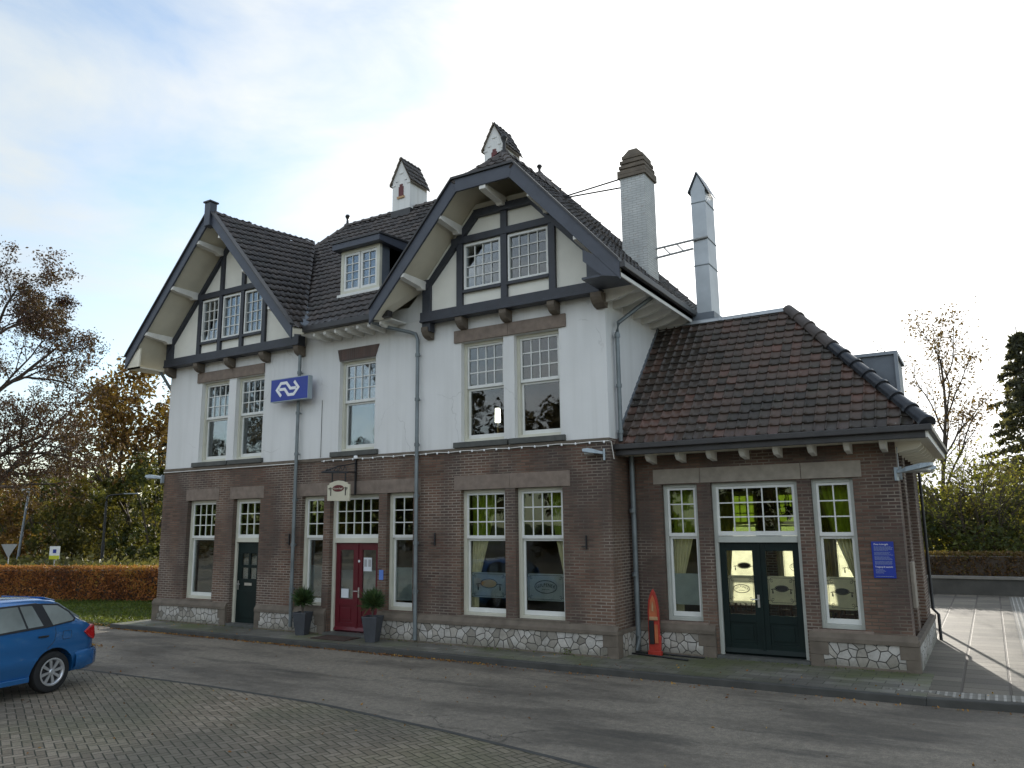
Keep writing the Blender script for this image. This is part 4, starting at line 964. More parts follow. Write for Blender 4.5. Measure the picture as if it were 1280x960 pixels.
# ------------------------------------------------------------ chimneys
def white_chimney(x0, x1, y0, y1, zb, ze, za):
    c = MB(); cx = (x0+x1)/2
    c.xz([(x0, zb), (x1, zb), (x1, ze), (cx, za-.06), (x0, ze)], y0, y1); ch = c.build('chimney', 'plaster', B)
    for s in (-1, 1):
        e = x1 if s > 0 else x0
        poly = [(e+s*.07, y0-.06, ze-.09), (e+s*.07, y1+.06, ze-.09), (cx, y1+.06, za), (cx, y0-.06, za)]
        tiles('chimney_roof', poly if s > 0 else [poly[1], poly[0], poly[3], poly[2]], (0, 0, 1), .16, .2, PAN, .014, .018, 'tile_main', ch)
        MB().prism([(p[0], p[1], p[2]-.05) for p in poly], (0, 0, .03)).build('chimney_verge', 'quoin', ch)
    MB().box(cx-.09, cx+.09, y0-.012, y0+.02, ze-.5, ze-.2).build('niche', 'maroon', ch); MB().box(cx-.055, cx+.055, y0-.014, y0, ze-.2, ze-.12).build('niche', 'maroon', ch)
    MB().box(cx-.13, cx+.13, y0-.04, y0, ze-.56, ze-.5).build('niche_sill', 'tan', ch)
    t = MB(); t.box(cx-.2, cx-.12, y0-.02, y0, ze-.02, ze+.02); t.box(cx+.12, cx+.2, y0-.02, y0, ze-.02, ze+.02); t.box(cx-.06, cx+.06, y0-.02, y0, ze+.2, ze+.24); t.box(x0-.02, x0+.1, y0-.02, y0, ze-.14, ze-.1); t.box(x1-.1, x1+.02, y0-.02, y0, ze-.14, ze-.1)
    t.build('moulding', 'plaster', ch)
    MB().box(x0-.03, x1+.03, y0-.03, y1+.03, RZ-.4, RZ-.08).build('chimney_flashing', 'gutter_dark', ch)
white_chimney(-13.98, -13.34, 3.05, 3.85, 10.6, 12.28, 12.98)
white_chimney(-10.78, -10.14, 3.05, 3.85, 10.6, 12.50, 13.15)
# tall white brick chimney
cx0, cx1, cy0, cy1 = -6.62, -6.02, 2.45, 3.1
ch = MB().box(cx0, cx1, cy0, cy1, 7.3, 10.32).build('chimney', 'white_brick', B)
c = MB(); c.box(cx0-.05, cx1+.05, cy0-.05, cy1+.05, 10.32, 10.40)
for i, (o_, h) in enumerate(((.05, .1), (-.01, .05), (.02, .08), (-.03, .05), (-.0, .08), (-.06, .05), (-.04, .08))):
    z = 10.40+sum(q[1] for q in ((.05, .1), (-.01, .05), (.02, .08), (-.03, .05), (-.0, .08), (-.06, .05), (-.04, .08))[:i]); c.box(cx0-o_, cx1+o_, cy0-o_, cy1+o_, z, z+h)
z = 10.40+.49
c.add([(cx0+.06, cy0+.05, z), (cx1-.06, cy0+.05, z), (cx1-.06, cy1-.05, z), (cx0+.06, cy1-.05, z), (cx0+.2, cy0+.1, z+.16), (cx1-.2, cy0+.1, z+.16), (cx1-.2, cy1-.1, z+.16), (cx0+.2, cy1-.1, z+.16)], [(0, 1, 5, 4), (1, 2, 6, 5), (2, 3, 7, 6), (3, 0, 4, 7), (4, 5, 6, 7)])
c.build('chimney_cap', 'quoin', ch, bevel=.01)
for i in range(5):
    MB().box(cx0-.1+i*.14, cx0+.06+i*.14, cy0-.04, cy0-.005, 7.5, 8.35-i*.14).build('chimney_flashing', 'lead', ch)
b = MB(); b.tube([(cx0, cy0+.2, 10.2), (-8.4, 2.5, 10.25)], .02, 5); b.tube([(cx0, cy0+.05, 10.35), (-8.25, 2.3, 10.15)], .02, 5); b.build('stay_rod', 'iron', ch)
# steel flue
fx0, fx1, fy0, fy1 = -5.16, -4.83, 3.1, 3.75
fl = MB().box(fx0, fx1, fy0, fy1, 6.5, 9.92).build('flue', 'zinc_light', B)
c = MB(); cx = (fx0+fx1)/2; c.xz([(fx0, 9.92), (fx1, 9.92), (cx, 10.28)], fy0, fy1); c.build('flue_top', 'zinc_light', fl)
c = MB()
for s in (-1, 1):
    e = fx1 if s > 0 else fx0; c.xz([(e+s*.06, 9.86), (cx, 10.33), (cx, 10.36), (e+s*.06, 9.89)], fy0-.05, fy1+.05)
c.build('flue_roof', 'zinc', fl)
c = MB()
for z in (9.6, 8.1, 8.72): c.box(fx0-.012, fx1+.012, fy0-.012, fy1+.012, z, z+.02)
c.build('flue_band', 'pipe', fl)
MB().box(fx0-.08, fx1+.08, fy0-.1, fy1+.05, 6.6, 6.98).build('flue_base', 'lead', fl)
c = MB(); a1, a2 = (cx1, 3.0, 8.66), (fx1+.02, 3.07, 8.74); c.tube([a1, a2], .026, 6); c.tube([(cx1, 3.0, 8.44), (fx0, 3.07, 8.52)], .026, 6)
for t_ in (.3, .65): c.tube([(cx1+(fx0-cx1)*(t_-.1), 3.03, 8.66+.08*t_), (cx1+(fx0-cx1)*(t_+.1), 3.04, 8.44+.08*t_)], .016, 5)
c.tube([(cx1-.2, 2.98, 8.75), (cx1+.02, 2.96, 8.4)], .015, 5)
c.build('brace', 'galv', fl)

# ------------------------------------------------------------ rainwater pipes
def pipe(pts, r=.042, mat='pipe', cz=()):
    p = MB().tube(pts, r, 12).build('downpipe', mat, B, smooth=True)
    k = MB(); x, y = pts[-1][0], pts[-1][1]
    for z in cz: k.lathe([(r+.014, z), (r+.014, z+.07)], (x, y, 0), 12); k.box(x-.012, x+.012, y, y+.1, z+.02, z+.05)
    if cz: k.build('pipe_collar', mat, p)
pipe([(-14.2, -.1, 6.95), (-14.2, -.1, .12)], cz=(6.1, 5.1, 4.1, 3.0, 1.95, .95))
pipe([(-11.5, -.55, 6.93), (-11.3, -.35, 6.84), (-10.75, -.12, 6.68), (-10.6, -.1, 6.62), (-10.54, -.1, 6.48), (-10.54, -.1, .05)], cz=(6.1, 5.1, 4.1, 3.0, 2.0, 1.0))
pipe([(-5.35, .82, 6.85), (-5.6, .7, 6.66), (XR+.12, .36, 6.3), (XR+.1, .33, 6.1), (XR+.1, .33, 3.95)], cz=(6.0, 5.0, 4.1))
pipe([(-5.92, WY0-.1, 3.7), (-5.92, WY0-.1, .3), (-5.92, WY0-.14, .04)], .05, cz=(2.6, 1.4))
pipe([(-1.19, 5.0, 3.7), (-1.19, 5.0, .6), (-1.10, 5.0, .5), (-1.10, 5.0, 0)], .03, 'black')
pipe([(-19.42, -.3, 6.7), (-19.41, .1, 6.2), (-19.41, .3, 6.0), (-19.41, .3, 0)], .04)
for x, z in ((-10.1, 1.98), (-6.56, 1.92), (-14.42, 1.98)):
    k = MB().box(x-.012, x+.012, -.035, -.002, z, z+.26); k.box(x-.1, x, -.03, -.002, z+.05, z+.065); k.build('wall_anchor', 'iron', B)
MB().tube([(-13.5, -.0, 5.4), (-13.5, .0, 4.02)], .006, 5).build('cable', 'iron', B)
MB().tube([(-1.22, WY0-.03, 3.6), (-1.22, WY0-.03, 3.1)], .01, 5).build('cable', 'galv', B)
MB().tube([(XL, -.03, 3.91), (-14.3, -.03, 3.915)], .012, 5).build('cable', 'white_paint', B)

# ============================================================ SIGNS
sg = empty('station_sign', (-14.3, -.2, 5.45), 'blue railway company sign box with white arrows on the white wall', 'sign')
MB().box(-14.93, -13.68, -.32, -.16, 5.44, 5.98).build('panel', 'blue_sign', sg, bevel=.006)
MB().frame(-14.945, -13.665, 5.425, 5.995, .02, -.315, -.18).build('rim', 'lampgrey', sg)
MB().box(-14.5, -14.1, -.18, -.02, 5.5, 5.56).build('mount', 'iron', sg)
m = MB()
def uvp(u, v): return (-14.93+u*1.25, 5.98-v*.54)
for P_ in ([(.64, .17), (.755, .47), (.635, .76), (.49, .76), (.386, .48), (.235, .48)], [(.29, .79), (.17, .49), (.28, .20), (.43, .20), (.54, .475), (.69, .475)]):
    pp = [Vector(uvp(*q)) for q in P_]; wd = .035; n = len(pp); Lf, Rt = [], []
    for i, q in enumerate(pp):
        if i == 0: d = (pp[1]-q).normalized(); nn = Vector((-d.y, d.x)); k = 1
        elif i == n-1: d = (q-pp[i-1]).normalized(); nn = Vector((-d.y, d.x)); k = 1
        else:
            d1_ = (q-pp[i-1]).normalized(); d2x = (pp[i+1]-q).normalized(); n1 = Vector((-d1_.y, d1_.x)); n2 = Vector((-d2x.y, d2x.x)); nn = (n1+n2).normalized(); k = 1/max(.3, nn.dot(n1))
        Lf.append(q+nn*wd*k); Rt.append(q-nn*wd*k)
    for i in range(n-1): m.xz([tuple(Lf[i]), tuple(Lf[i+1]), tuple(Rt[i+1]), tuple(Rt[i])], -.328, -.3215)
m.build('logo', 'sign_white', sg)

cs = empty('hanging_sign', (-12.4, -.1, 3.0), 'cream cafe sign with maroon oval hanging from an iron wall bracket above the red door', 'sign')
# bracket stands out from the wall, board hangs below it parallel to the wall
pb = [(-12.74, 2.97), (-12.08, 2.95), (-12.08, 3.32), (-12.14, 3.32), (-12.16, 3.36), (-12.3, 3.40), (-12.42, 3.415), (-12.54, 3.40), (-12.68, 3.36), (-12.69, 3.32), (-12.74, 3.32)]
MB().xz(pb, -.52, -.48).build('board', 'sign_cream', cs, bevel=.006)
MB().xz([(-12.41+.17*math.cos(t), 3.24+.075*math.sin(t)) for t in [i*math.pi/12 for i in range(24)]], -.527, -.521).build('badge', 'maroon', cs)
text_obj('Nieuwe Engel', .055, 'sign_cream', 'lettering', cs, Matrix.Translation((-.01, -.43, .235)) @ FRONT, .0015, .9)
k = MB()
for s in (-1, 1):
    x = -12.41+s*.22; k.tube([(x-s*.02, -.53, 3.24), (x, -.53, 3.26), (x+s*.06, -.53, 3.24), (x+s*.03, -.53, 3.21)], .008, 5); k.box(x-.01, x+.01, -.53, -.522, 3.08, 3.24)
k.build('ornament', 'iron', cs)
k = MB(); k.box(-12.36, -12.33, -.06, -.01, 3.1, 4.0); k.tube([(-12.345, -.05, 3.62), (-12.55, -.5, 3.62), (-12.9, -.5, 3.63)], .018, 6); k.tube([(-12.345, -.05, 3.82), (-12.5, -.45, 3.74), (-12.95, -.5, 3.62)], .016, 6)
k.tube([(-12.345, -.05, 3.62), (-12.2, -.5, 3.60)], .016, 6); k.tube([(-12.95, -.5, 3.62), (-12.15, -.5, 3.58)], .02, 6)
for i in range(5): k.tube([(-12.85+i*.14, -.5, 3.64), (-12.79+i*.13, -.48, 3.69+i*.012), (-12.73+i*.13, -.48, 3.64)], .012, 5)
for x in (-12.62, -12.22): k.box(x-.015, x+.015, -.51, -.49, 3.38, 3.6)
k.build('bracket', 'iron', cs)

hs = empty('rules_sign', (-1.57, WY0, 1.47), 'blue notice board with white house rules text screwed to the brick corner', 'sign')
MB().box(-1.745, -1.41, WY0-.018, WY0-.004, 1.46, 2.05).build('panel', 'blue_sign', hs)
def hst(t, sz, x, z): text_obj(t, sz, 'sign_white', 'lettering', hs, Matrix.Translation((x+1.57, -.0205, z-1.47)) @ FRONT, .001, .9)
hst('Onze huisregels', .038, -1.60, 2.005); hst('Toegang & toezicht', .038, -1.58, 1.64)
rr = random.Random(3); k = MB()
for i in range(20):
    z = 1.965-i*.0148
    if i in (5, 10, 15): continue
    x = -1.71
    while x < -1.5+rr.random()*.07:
        l_ = rr.uniform(.012, .035); k.box(x, x+l_, WY0-.0205, WY0-.0182, z-.0022, z+.0022); x += l_+.006
for i in range(5):
    z = 1.60-i*.0148; x = -1.71
    while x < -1.6+rr.random()*.04:
        l_ = rr.uniform(.012, .03); k.box(x, x+l_, WY0-.0205, WY0-.0182, z-.0022, z+.0022); x += l_+.006
x = -1.71
while x < -1.46: l_ = rr.uniform(.012, .03); k.box(x, x+l_, WY0-.0205, WY0-.0182, 1.485, 1.49); x += l_+.005
k.build('small_print', 'lampgrey', hs)

# ============================================================ WALL LAMPS
def wall_lamp(loc, d, label, length=.42, rise=.06):
    """slim street-lamp head on a wall plate; d = horizontal direction"""
    r = empty('wall_lamp', loc, label, 'lamp', 'grey lamps fixed to the station walls'); r.rotation_euler.z = math.atan2(d[1], d[0])
    m = MB(); m.box(-.01, .03, -.05, .05, -.13, .09); m.build('wall_plate', 'lampgrey', r, local=True, bevel=.006)
    m = MB(); L_ = length
    sec = [(.03, .04, .06), (.12, .06, .07), (.2, .12, .09), (L_*.75, .13, .10), (L_, .09, .06)]
    vs = []
    for x, hw, h in sec:
        zc = rise*(x/L_); vs += [(x, -hw, zc-h*.3), (x, hw, zc-h*.3), (x, hw*.7, zc+h*.6), (x, -hw*.7, zc+h*.6)]
    fs = [(i*4+k, i*4+(k+1) % 4, (i+1)*4+(k+1) % 4, (i+1)*4+k) for i in range(4) for k in range(4)]+[(0, 1, 2, 3), (16, 17, 18, 19)]
    m.add(vs, fs); m.build('housing', 'lampgrey', r, local=True, bevel=.01)
    m = MB(); m.box(.2, L_*.92, -.07, .07, rise*.5-.045, rise*.55-.012); m.build('diffuser', 'lampglass', r, local=True, bevel=.01)
    return r
wall_lamp((XL+.0, -.05, 3.76), (-1, -.12), 'grey lamp head jutting from the left corner of the brick storey, nearest the hedge', .6, .07)
wall_lamp((-6.12, -.03, 3.7), (-1, -.45), 'grey lamp head on the brick corner between main house and low wing', .42)
wall_lamp((-1.27, WY0-.01, 3.17), (.95, -.30), 'nearer grey lamp head of the pair above the blue rules notice', .58, .10)
wall_lamp((WX1+.01, 1.25, 3.2), (1, .15), 'farther grey lamp head round the corner of the low wing', .55, .05)

# string of bulbs
sl_ = empty('string_lights', (-9, -.06, 3.92), 'string of small white bulbs along the top of the brick storey', 'fairy lights')
MB().tube([(-13.4+i*.37, -.07, 3.93+(.006 if i % 2 else -.01)) for i in range(20)]+[(-6.02, -.07, 3.93), (-5.99, .0, 3.93), (-5.985, .1, 3.6)], .008, 5).build('cable', 'white_paint', sl_)
for i in range(25):
    x = -13.3+i*.3; MB().lathe([(.004, -.03), (.018, -.02), (.02, 0), (.01, .02)], (x, -.085, 3.92), 8).build('bulb', 'sign_white', sl_)
MB().box(-12.38, -12.28, -.09, -.03, 3.92, 4.0).build('junction_box', 'sign_white', sl_, bevel=.02)

# ============================================================ CURTAINS (inside)
def curtain(x0, x1, z0, z1, y, side, low, label, mat='curtain', knot=1.15):
    """pleated sheet; side -1 gathers to the left edge, +1 to the right; low = width left at the bottom"""
    vs, fs = [], []; nu, nv = 44, 24; w = x1-x0
    for j in range(nv+1):
        v = j/nv; z = z1+(z0-z1)*v
        t_ = min(1, v/.75); k = w+(w*low-w)*(t_**1.3)
        for i in range(nu+1):
            u_ = i/nu; xx = (x0+u_*k) if side < 0 else (x1-k+u_*k)
            vs.append((xx, y+.028*math.sin(u_*34+1.5*math.sin(v*3))*(1-.2*v)+.01*math.sin(u_*11+v*5), z))
    for j in range(nv):
        for i in range(nu): a = j*(nu+1)+i; fs.append((a, a+1, a+nu+2, a+nu+1))
    c = ((x0+x1)/2, y, z1); o = MB().add(vs, fs).build('curtain', mat, None, loc=c, smooth=True)
    m = o.modifiers.new('thick', 'SOLIDIFY'); m.thickness = .004
    return tag(o, label, 'curtain', 'curtains behind the ground floor glass')
curtain(-9.38, -8.75, .65, 3.05, .33, -1, .25, 'cream curtain swept left behind the badge window of the main house')
curtain(-7.55, -7.12, .65, 3.05, .33, 1, .12, 'cream curtain swept right behind the lettered window of the main house')
curtain(-5.32, -4.72, .65, 3.05, WY0+.36, -1, .28, 'cream curtain swept left in the narrow wing window beside the red board')
curtain(-2.6, -2.0, .65, 3.05, WY0+.36, 1, .06, 'cream curtain swept right in the wing window beside the blue notice')
curtain(-5.45, -5.0, .1, 3.05, WY1-.5, -1, .5, 'dark olive curtain at the left rear window inside the low wing')
curtain(-3.42, -3.0, .1, 3.05, WY1-.5, 1, .5, 'brownish curtain between the rear windows inside the low wing')

# added lamp-shaped glow upstairs, standing in for a bright rear window seen through
tl_ = empty('rear_window_glow', (-8.86, .55, 4.12), 'small added glow in lamp shape, standing in for a bright rear window seen through the left upper window of the right gable', 'lamp')
MB().lathe([(.06, 0), (.05, .03), (.015, .08), (.02, .3), (.012, .42)], (-8.86, .55, 4.14), 12).build('base', 'brass', tl_, smooth=True)
MB().lathe([(.05, .42), (.06, .43), (.055, .72), (.04, .73)], (-8.86, .55, 4.14), 14).build('glow_body', 'added_glow', tl_, smooth=True)
MB().box(-9.4, -7.1, .45, .7, 4.08, 4.14).build('window_board', 'interior', B)
# chandelier in the wing
chd = empty('chandelier', (-3.3, 2.2, 2.6), 'dark curled-arm chandelier seen through the glazed light over the green double door', 'chandelier')
m = MB().tube([(-3.3, 2.2, 3.6), (-3.3, 2.2, 2.45)], .012, 6)
m.lathe([(.01, 2.42), (.05, 2.48), (.03, 2.56), (.06, 2.64), (.02, 2.7)], (-3.3, 2.2, 0), 10); m.build('stem', 'iron', chd)
for i in range(8):
    a = i*math.pi/4; f_ = lambda r_, z: (-3.3+r_*math.cos(a), 2.2+r_*math.sin(a), z)
    MB().tube([f_(.03, 2.58), f_(.14, 2.5), f_(.26, 2.54), f_(.31, 2.66)], .012, 6).lathe([(.03, 2.66), (.035, 2.68), (.012, 2.69), (.012, 2.8), (.003, 2.83)], (-3.3+.31*math.cos(a), 2.2+.31*math.sin(a), 0), 8).build('arm', 'iron', chd)
# tables and chairs
def table(x, y, label):
    t = empty('cafe_table', (x, y, .03), label, 'table', 'brown cafe tables in the wing')
    MB().box(x-.4, x+.4, y-.4, y+.4, .75, .79).build('tabletop', 'wood_brown', t)
    for sx in (-1, 1):
        for sy in (-1, 1): MB().box(x+sx*.35-.025, x+sx*.35+.025, y+sy*.35-.025, y+sy*.35+.025, .03, .75).build('leg', 'wood_brown', t)
def chair(x, y, rz, label):
    t = empty('cafe_chair', (x, y, .03), label, 'chair', 'brown cafe chairs in the wing', rz)
    MB().box(-.21, .21, -.2, .2, .42, .46).build('seat', 'wood_brown', t, local=True)
    m = MB(); m.box(-.2, .2, .17, .2, .82, .9); m.box(-.2, .2, .17, .2, .62, .67)
    for i in range(3): m.box(-.1+i*.1-.01, -.1+i*.1+.01, .175, .195, .46, .82)
    m.build('backrest', 'wood_brown', t, local=True)
    for sx in (-1, 1):
        MB().box(sx*.19-.018, sx*.19+.018, -.19, -.155, 0, .42).build('leg', 'wood_brown', t, local=True)
        MB().box(sx*.19-.018, sx*.19+.018, .165, .2, 0, .9).build('leg', 'wood_brown', t, local=True)
table(-2.9, 2.5, 'brown table inside the wing behind the right green door leaf'); table(-4.4, 2.7, 'brown table inside the wing behind the left green door leaf')
chair(-2.4, 2.1, .4, 'brown chair inside the wing nearest the right window'); chair(-3.5, 2.9, 2.4, 'brown chair between the two tables in the wing')
chair(-4.2, 1.95, .1, 'brown chair close behind the left green door leaf')

# ============================================================ OBJECTS AT THE WALL
def potted(x, y, label, sc=1, seed=1):
    t = empty('potted_plant', (x, y, 0), label, 'potted plant', 'potted shrubs beside the red door'); rr = random.Random(seed)
    m = MB(); a, b_, h = .105*sc, .17*sc, .5*sc
    ring = lambda w, z: [(-w, -w, z), (w, -w, z), (w, w, z), (-w, w, z)]
    vs = ring(a, 0)+ring(b_*.97, h*.93)+ring(b_, h*.93)+ring(b_, h)+ring(b_-.025, h)+ring(b_-.03, h-.05)
    m.add(vs, [(3, 2, 1, 0)]+[(i*4+k, i*4+(k+1) % 4, (i+1)*4+(k+1) % 4, (i+1)*4+k) for i in range(5) for k in range(4)]); m.build('pot', 'pot', t, local=True, bevel=.006).rotation_euler.z = .25
    MB().box(-b_+.04, b_-.04, -b_+.04, b_-.04, h-.08, h-.045).build('soil', 'soil', t, local=True)
    m = MB()
    for i in range(5): m.tube([(rr.uniform(-.02, .02), rr.uniform(-.02, .02), h-.06), (rr.uniform(-.05, .05), rr.uniform(-.05, .05), h+.2)], .009, 5)
    m.build('stem', 'bark_grey', t, local=True)
    vs, fs, rn = [], [], []
    for i in range(1300):
        th, ph = rr.uniform(0, 6.28), math.acos(rr.uniform(-.8, 1)); R_ = rr.uniform(.02, .13)*(1+.35*math.sin(th*3+seed))
        d = Vector((math.sin(ph)*math.cos(th), math.sin(ph)*math.sin(th), math.cos(ph)))
        c = Vector((0, 0, h+.27*sc))+d*R_*sc; L_ = rr.uniform(.08, .24)*sc; dd = (d+Vector((0, 0, .55))+Vector([rr.gauss(0, .25) for _ in range(3)])).normalized(); s_ = dd.orthogonal().normalized(); s_.rotate(Matrix.Rotation(rr.random()*6.28, 3, dd)); s_ *= .006
        o_ = len(vs); vs += [c-s_, c+s_, c+dd*L_*.6+s_*1.3, c+dd*L_, c+dd*L_*.6-s_*1.3]; fs.append((o_, o_+1, o_+2, o_+3, o_+4)); rn.append(rr.random())
    me = bpy.data.meshes.new('foliage'); me.from_pydata([tuple(v) for v in vs], [], fs); at_ = me.attributes.new('rnd', 'FLOAT', 'FACE'); at_.data.foreach_set('value', rn)
    me.materials.append(MATS['leaf_pot']); o = bpy.data.objects.new('foliage', me); COL.objects.link(o); o.parent = t
    return t
potted(-13.6, -.3, 'spiky green shrub in a tall dark planter left of the red door', 1.0, 4); potted(-11.42, -.42, 'spiky green shrub in a tall dark planter right of the red door', 1.05, 9)
tag(MB().box(-12.98, -12.0, -.66, -.13, .001, .018).build('doormat', 'mat_brown', None, loc=(-12.5, -.4, 0), bevel=.004), 'brown doormat on the pavement before the red door', 'doormat')
rb = empty('red_board', (-5.52, .62, 0), 'upright pointed red board with orange and black decoration leaning in the wing corner', 'board')
cxr = -5.53
out_ = [(cxr-.11, .08), (cxr+.12, .08), (cxr+.13, .35), (cxr+.105, .36), (cxr+.11, .8), (cxr+.08, 1.0), (cxr+.04, 1.12), (cxr, 1.19), (cxr-.05, 1.1), (cxr-.09, .98), (cxr-.11, .8)]
MB().xz(out_, .60, .66).build('panel', 'red_board', rb, bevel=.012)
MB().xz([(cxr-.07, .62), (cxr+.07, .62), (cxr+.075, .8), (cxr+.04, 1.0), (cxr, 1.08), (cxr-.045, .98), (cxr-.075, .8)], .585, .598).build('inlay', 'orange_board', rb, bevel=.004)
MB().xz([(cxr-.02, .8), (cxr+.015, .78), (cxr+.02, .88), (cxr, .97), (cxr-.015, .9)], .572, .584).build('figure', 'tan', rb, bevel=.003)
MB().box(cxr-.085, cxr+.01, .575, .599, .2, .62).build('black_strip', 'black', rb, bevel=.006)
MB().box(cxr+.02, cxr+.085, .58, .599, .22, .55).build('inlay', 'orange_board', rb, bevel=.006); MB().box(cxr-.07, cxr+.09, .57, .597, .63, .69).build('cross_piece', 'tan', rb, bevel=.006)
MB().box(cxr-.13, cxr+.13, .59, .68, .0, .085).build('foot', 'red_board', rb, bevel=.01)
for y_, x_ in ((.5, -4.85), (.32, -4.75)):
    pass
tag(MB().tube([(-5.95, .55, .02), (-5.7, .5, .02), (-5.3, .42, .018), (-5.0, .34, .018), (-4.8, .3, .018)], .017, 6).build('hose', 'black', None, loc=(-5.3, .45, 0)), 'black hose end lying on the pavement in front of the red board', 'hose')
tag(MB().tube([(-5.95, .72, .02), (-5.4, .72, .02), (-4.9, .68, .018), (-4.62, .66, .018)], .017, 6).build('hose', 'black', None, loc=(-5.3, .7, 0)), 'black hose lying along the wing plinth behind the red board', 'hose')
#PART2
# ============================================================ CAR
CA = R(9)
cw = Vector((-12.85, -6.33, -.1)); cn = Vector((math.cos(CA), math.sin(CA), 0))
car = empty('parked_car', tuple(cw-cn*.80), 'blue estate car parked on the brick paving with its tail to the station', 'car', rz=CA)
def lerp(t, xs):
    for i in range(len(xs)-1):
        if t <= xs[i+1][0]:
            a, b_ = xs[i], xs[i+1]; return a[1]+(b_[1]-a[1])*max(0, (t-a[0]))/(b_[0]-a[0])
    return xs[-1][1]
def sm(t, xs): return lerp(t, xs)
ROOF = [(-3.35, .68), (-3.1, .82), (-2.4, .95), (-1.75, 1.35), (-1.4, 1.43), (-.9, 1.455), (-.4, 1.44), (-.1, 1.425), (.12, 1.39), (.3, 1.27), (.5, 1.10), (.68, .98), (.76, .93), (.8, .74), (.9, .60)]
BELT = [(-3.35, .6), (-3.1, .72), (-2.4, .88), (-1.6, .93), (0, .98), (.5, 1.0), (.9, .98)]
WID = [(-3.35, .72), (-3.1, .86), (-2.6, .97), (-2, 1), (0, 1), (.4, .985), (.65, .95), (.78, .86), (.84, .74)]
def ring_(y):
    zr, zb, w = lerp(y, ROOF), lerp(y, BELT), lerp(y, WID); zb = min(zb, zr-.04)
    tuck = 1.0
    zs = lerp(y, [(-3.35, .3), (-3, .24), (.5, .24), (.84, .34)])
    g = max(0.02, zr-zb)
    half = [(0, zs), (.70*w, zs), (.79*w, zs+.03), (.838*w, .44), (.852*w, .53), (.842*w, .57), (.846*w, min(.70, zb-.05)), (.84*w, min(.84, zb-.03)), (.815*w, zb), (.76*w, zb+g*.35), (.69*w, zb+g*.7), (.62*w, zb+g*.9), (.54*w, zb+g*.975), (.3*w, zr+.012), (0, zr+.02)]
    return half
def car_body():
    ys = [-3.35, -3.25, -3.1, -2.9, -2.6, -2.4, -2.2, -2, -1.85, -1.75, -1.6, -1.4, -1.15, -.9, -.65, -.4, -.25, -.1, .02, .12, .2, .3, .4, .5, .58, .66, .72, .76, .8, .84]
    m = MB(); n = 15
    for y in ys:
        h = ring_(y); full = [(x, z) for x, z in h]+[(-x, z) for x, z in h[-2:0:-1]]
        m.v += [(x, y, z) for x, z in full]
    k = 2*n-2
    for i in range(len(ys)-1):
        for j in range(k): m.f.append((i*k+j, i*k+(j+1) % k, (i+1)*k+(j+1) % k, (i+1)*k+j))
    m.f += [tuple(range(k)), tuple(range((len(ys)-1)*k, len(ys)*k))]
    return m
body = car_body().build('body', 'carpaint', car, local=True, smooth=True)
cut = [MB().lathe([(.365, -1.2), (.365, 1.2)], (0, y_, .31), 40, 'x').build('tmp', 'carblack', car, local=True) for y_ in (0, -2.52)]
boolean_cut(body, cut)
# inner structure seen in the arches
MB().box(-.62, .62, -3.1, .6, .3, .7).build('underbody', 'carblack', car, local=True)
# bumper
m = MB(); bp_ = [(.38, .856, .28, .56), (.55, .862, .27, .575), (.7, .835, .27, .58), (.82, .77, .28, .585), (.88, .66, .29, .58), (.91, .5, .3, .57), (.915, 0, .3, .57)]
h = []
for y, w, z0, z1 in bp_: h.append([(w-.05, y-.03, z0), (w, y, z0+.06), (w+.004, y, z1-.05), (w-.03, y-.02, z1)])
hh = h+[[(-x, y, z) for x, y, z in q] for q in h[-2::-1]]
for q in hh: m.v += q
for i in range(len(hh)-1):
    for j in range(3): m.f.append((i*4+j, i*4+j+1, (i+1)*4+j+1, (i+1)*4+j))
bo = m.build('bumper', 'carpaint', car, local=True, smooth=True)
def xg(z, off=.006): return .832+off-(z-.98)/(1.40-.98)*.175
def sidepoly(pts, off=.006, th=.02, name='window', mat='carglass', flat=None, parent=None):
    objs = []
    for s in (1, -1):
        m = MB(); a = [((flat if flat else xg(z, off))*s, y, z) for y, z in pts]; m.prism(a, (-th*s, 0, 0)); o = m.build(name, mat, parent or car, local=True); objs.append(o)
    return objs
sidepoly([(-.30, 1.345), (-.27, 1.365), (.10, 1.335), (.28, 1.20), (.36, 1.08), (.33, 1.045), (-.13, 1.0)], .004, .03, 'window_seal', 'carblack')
sidepoly([(-.17, 1.335), (.08, 1.31), (.25, 1.19), (.325, 1.085), (.30, 1.06), (-.05, 1.025)], .010, .02, 'side_window')
sidepoly([(-1.12, 1.36), (-.26, 1.372), (-.08, 1.003), (-1.16, .965)], .0055, .03, 'window_seal', 'carblack')
sidepoly([(-1.08, 1.335), (-.58, 1.345), (-.50, 1.02), (-1.10, .99)], .010, .02, 'side_window'); sidepoly([(-.545, 1.345), (-.345, 1.34), (-.215, 1.03), (-.465, 1.02)], .010, .02, 'side_window')
sidepoly([(-1.9, 1.12), (-1.72, 1.27), (-1.5, 1.34), (-1.16, 1.36), (-1.2, .965), (-2.05, .95)], .004, .03, 'window_seal', 'carblack'); sidepoly([(-1.86, 1.1), (-1.70, 1.24), (-1.48, 1.31), (-1.2, 1.335), (-1.23, .99), (-1.98, .97)], .010, .02, 'side_window')
MB().prism([(-.5, .235, 1.31), (.5, .235, 1.31), (.58, .60, 1.05), (-.58, .60, 1.05)], (0, .02, .02)).build('rear_window', 'carglass', car, local=True)
MB().prism([(-.55, -1.72, 1.36), (.55, -1.72, 1.36), (.66, -2.32, 1.0), (-.66, -2.32, 1.0)], (0, -.01, .03)).build('windscreen', 'carglass', car, local=True)
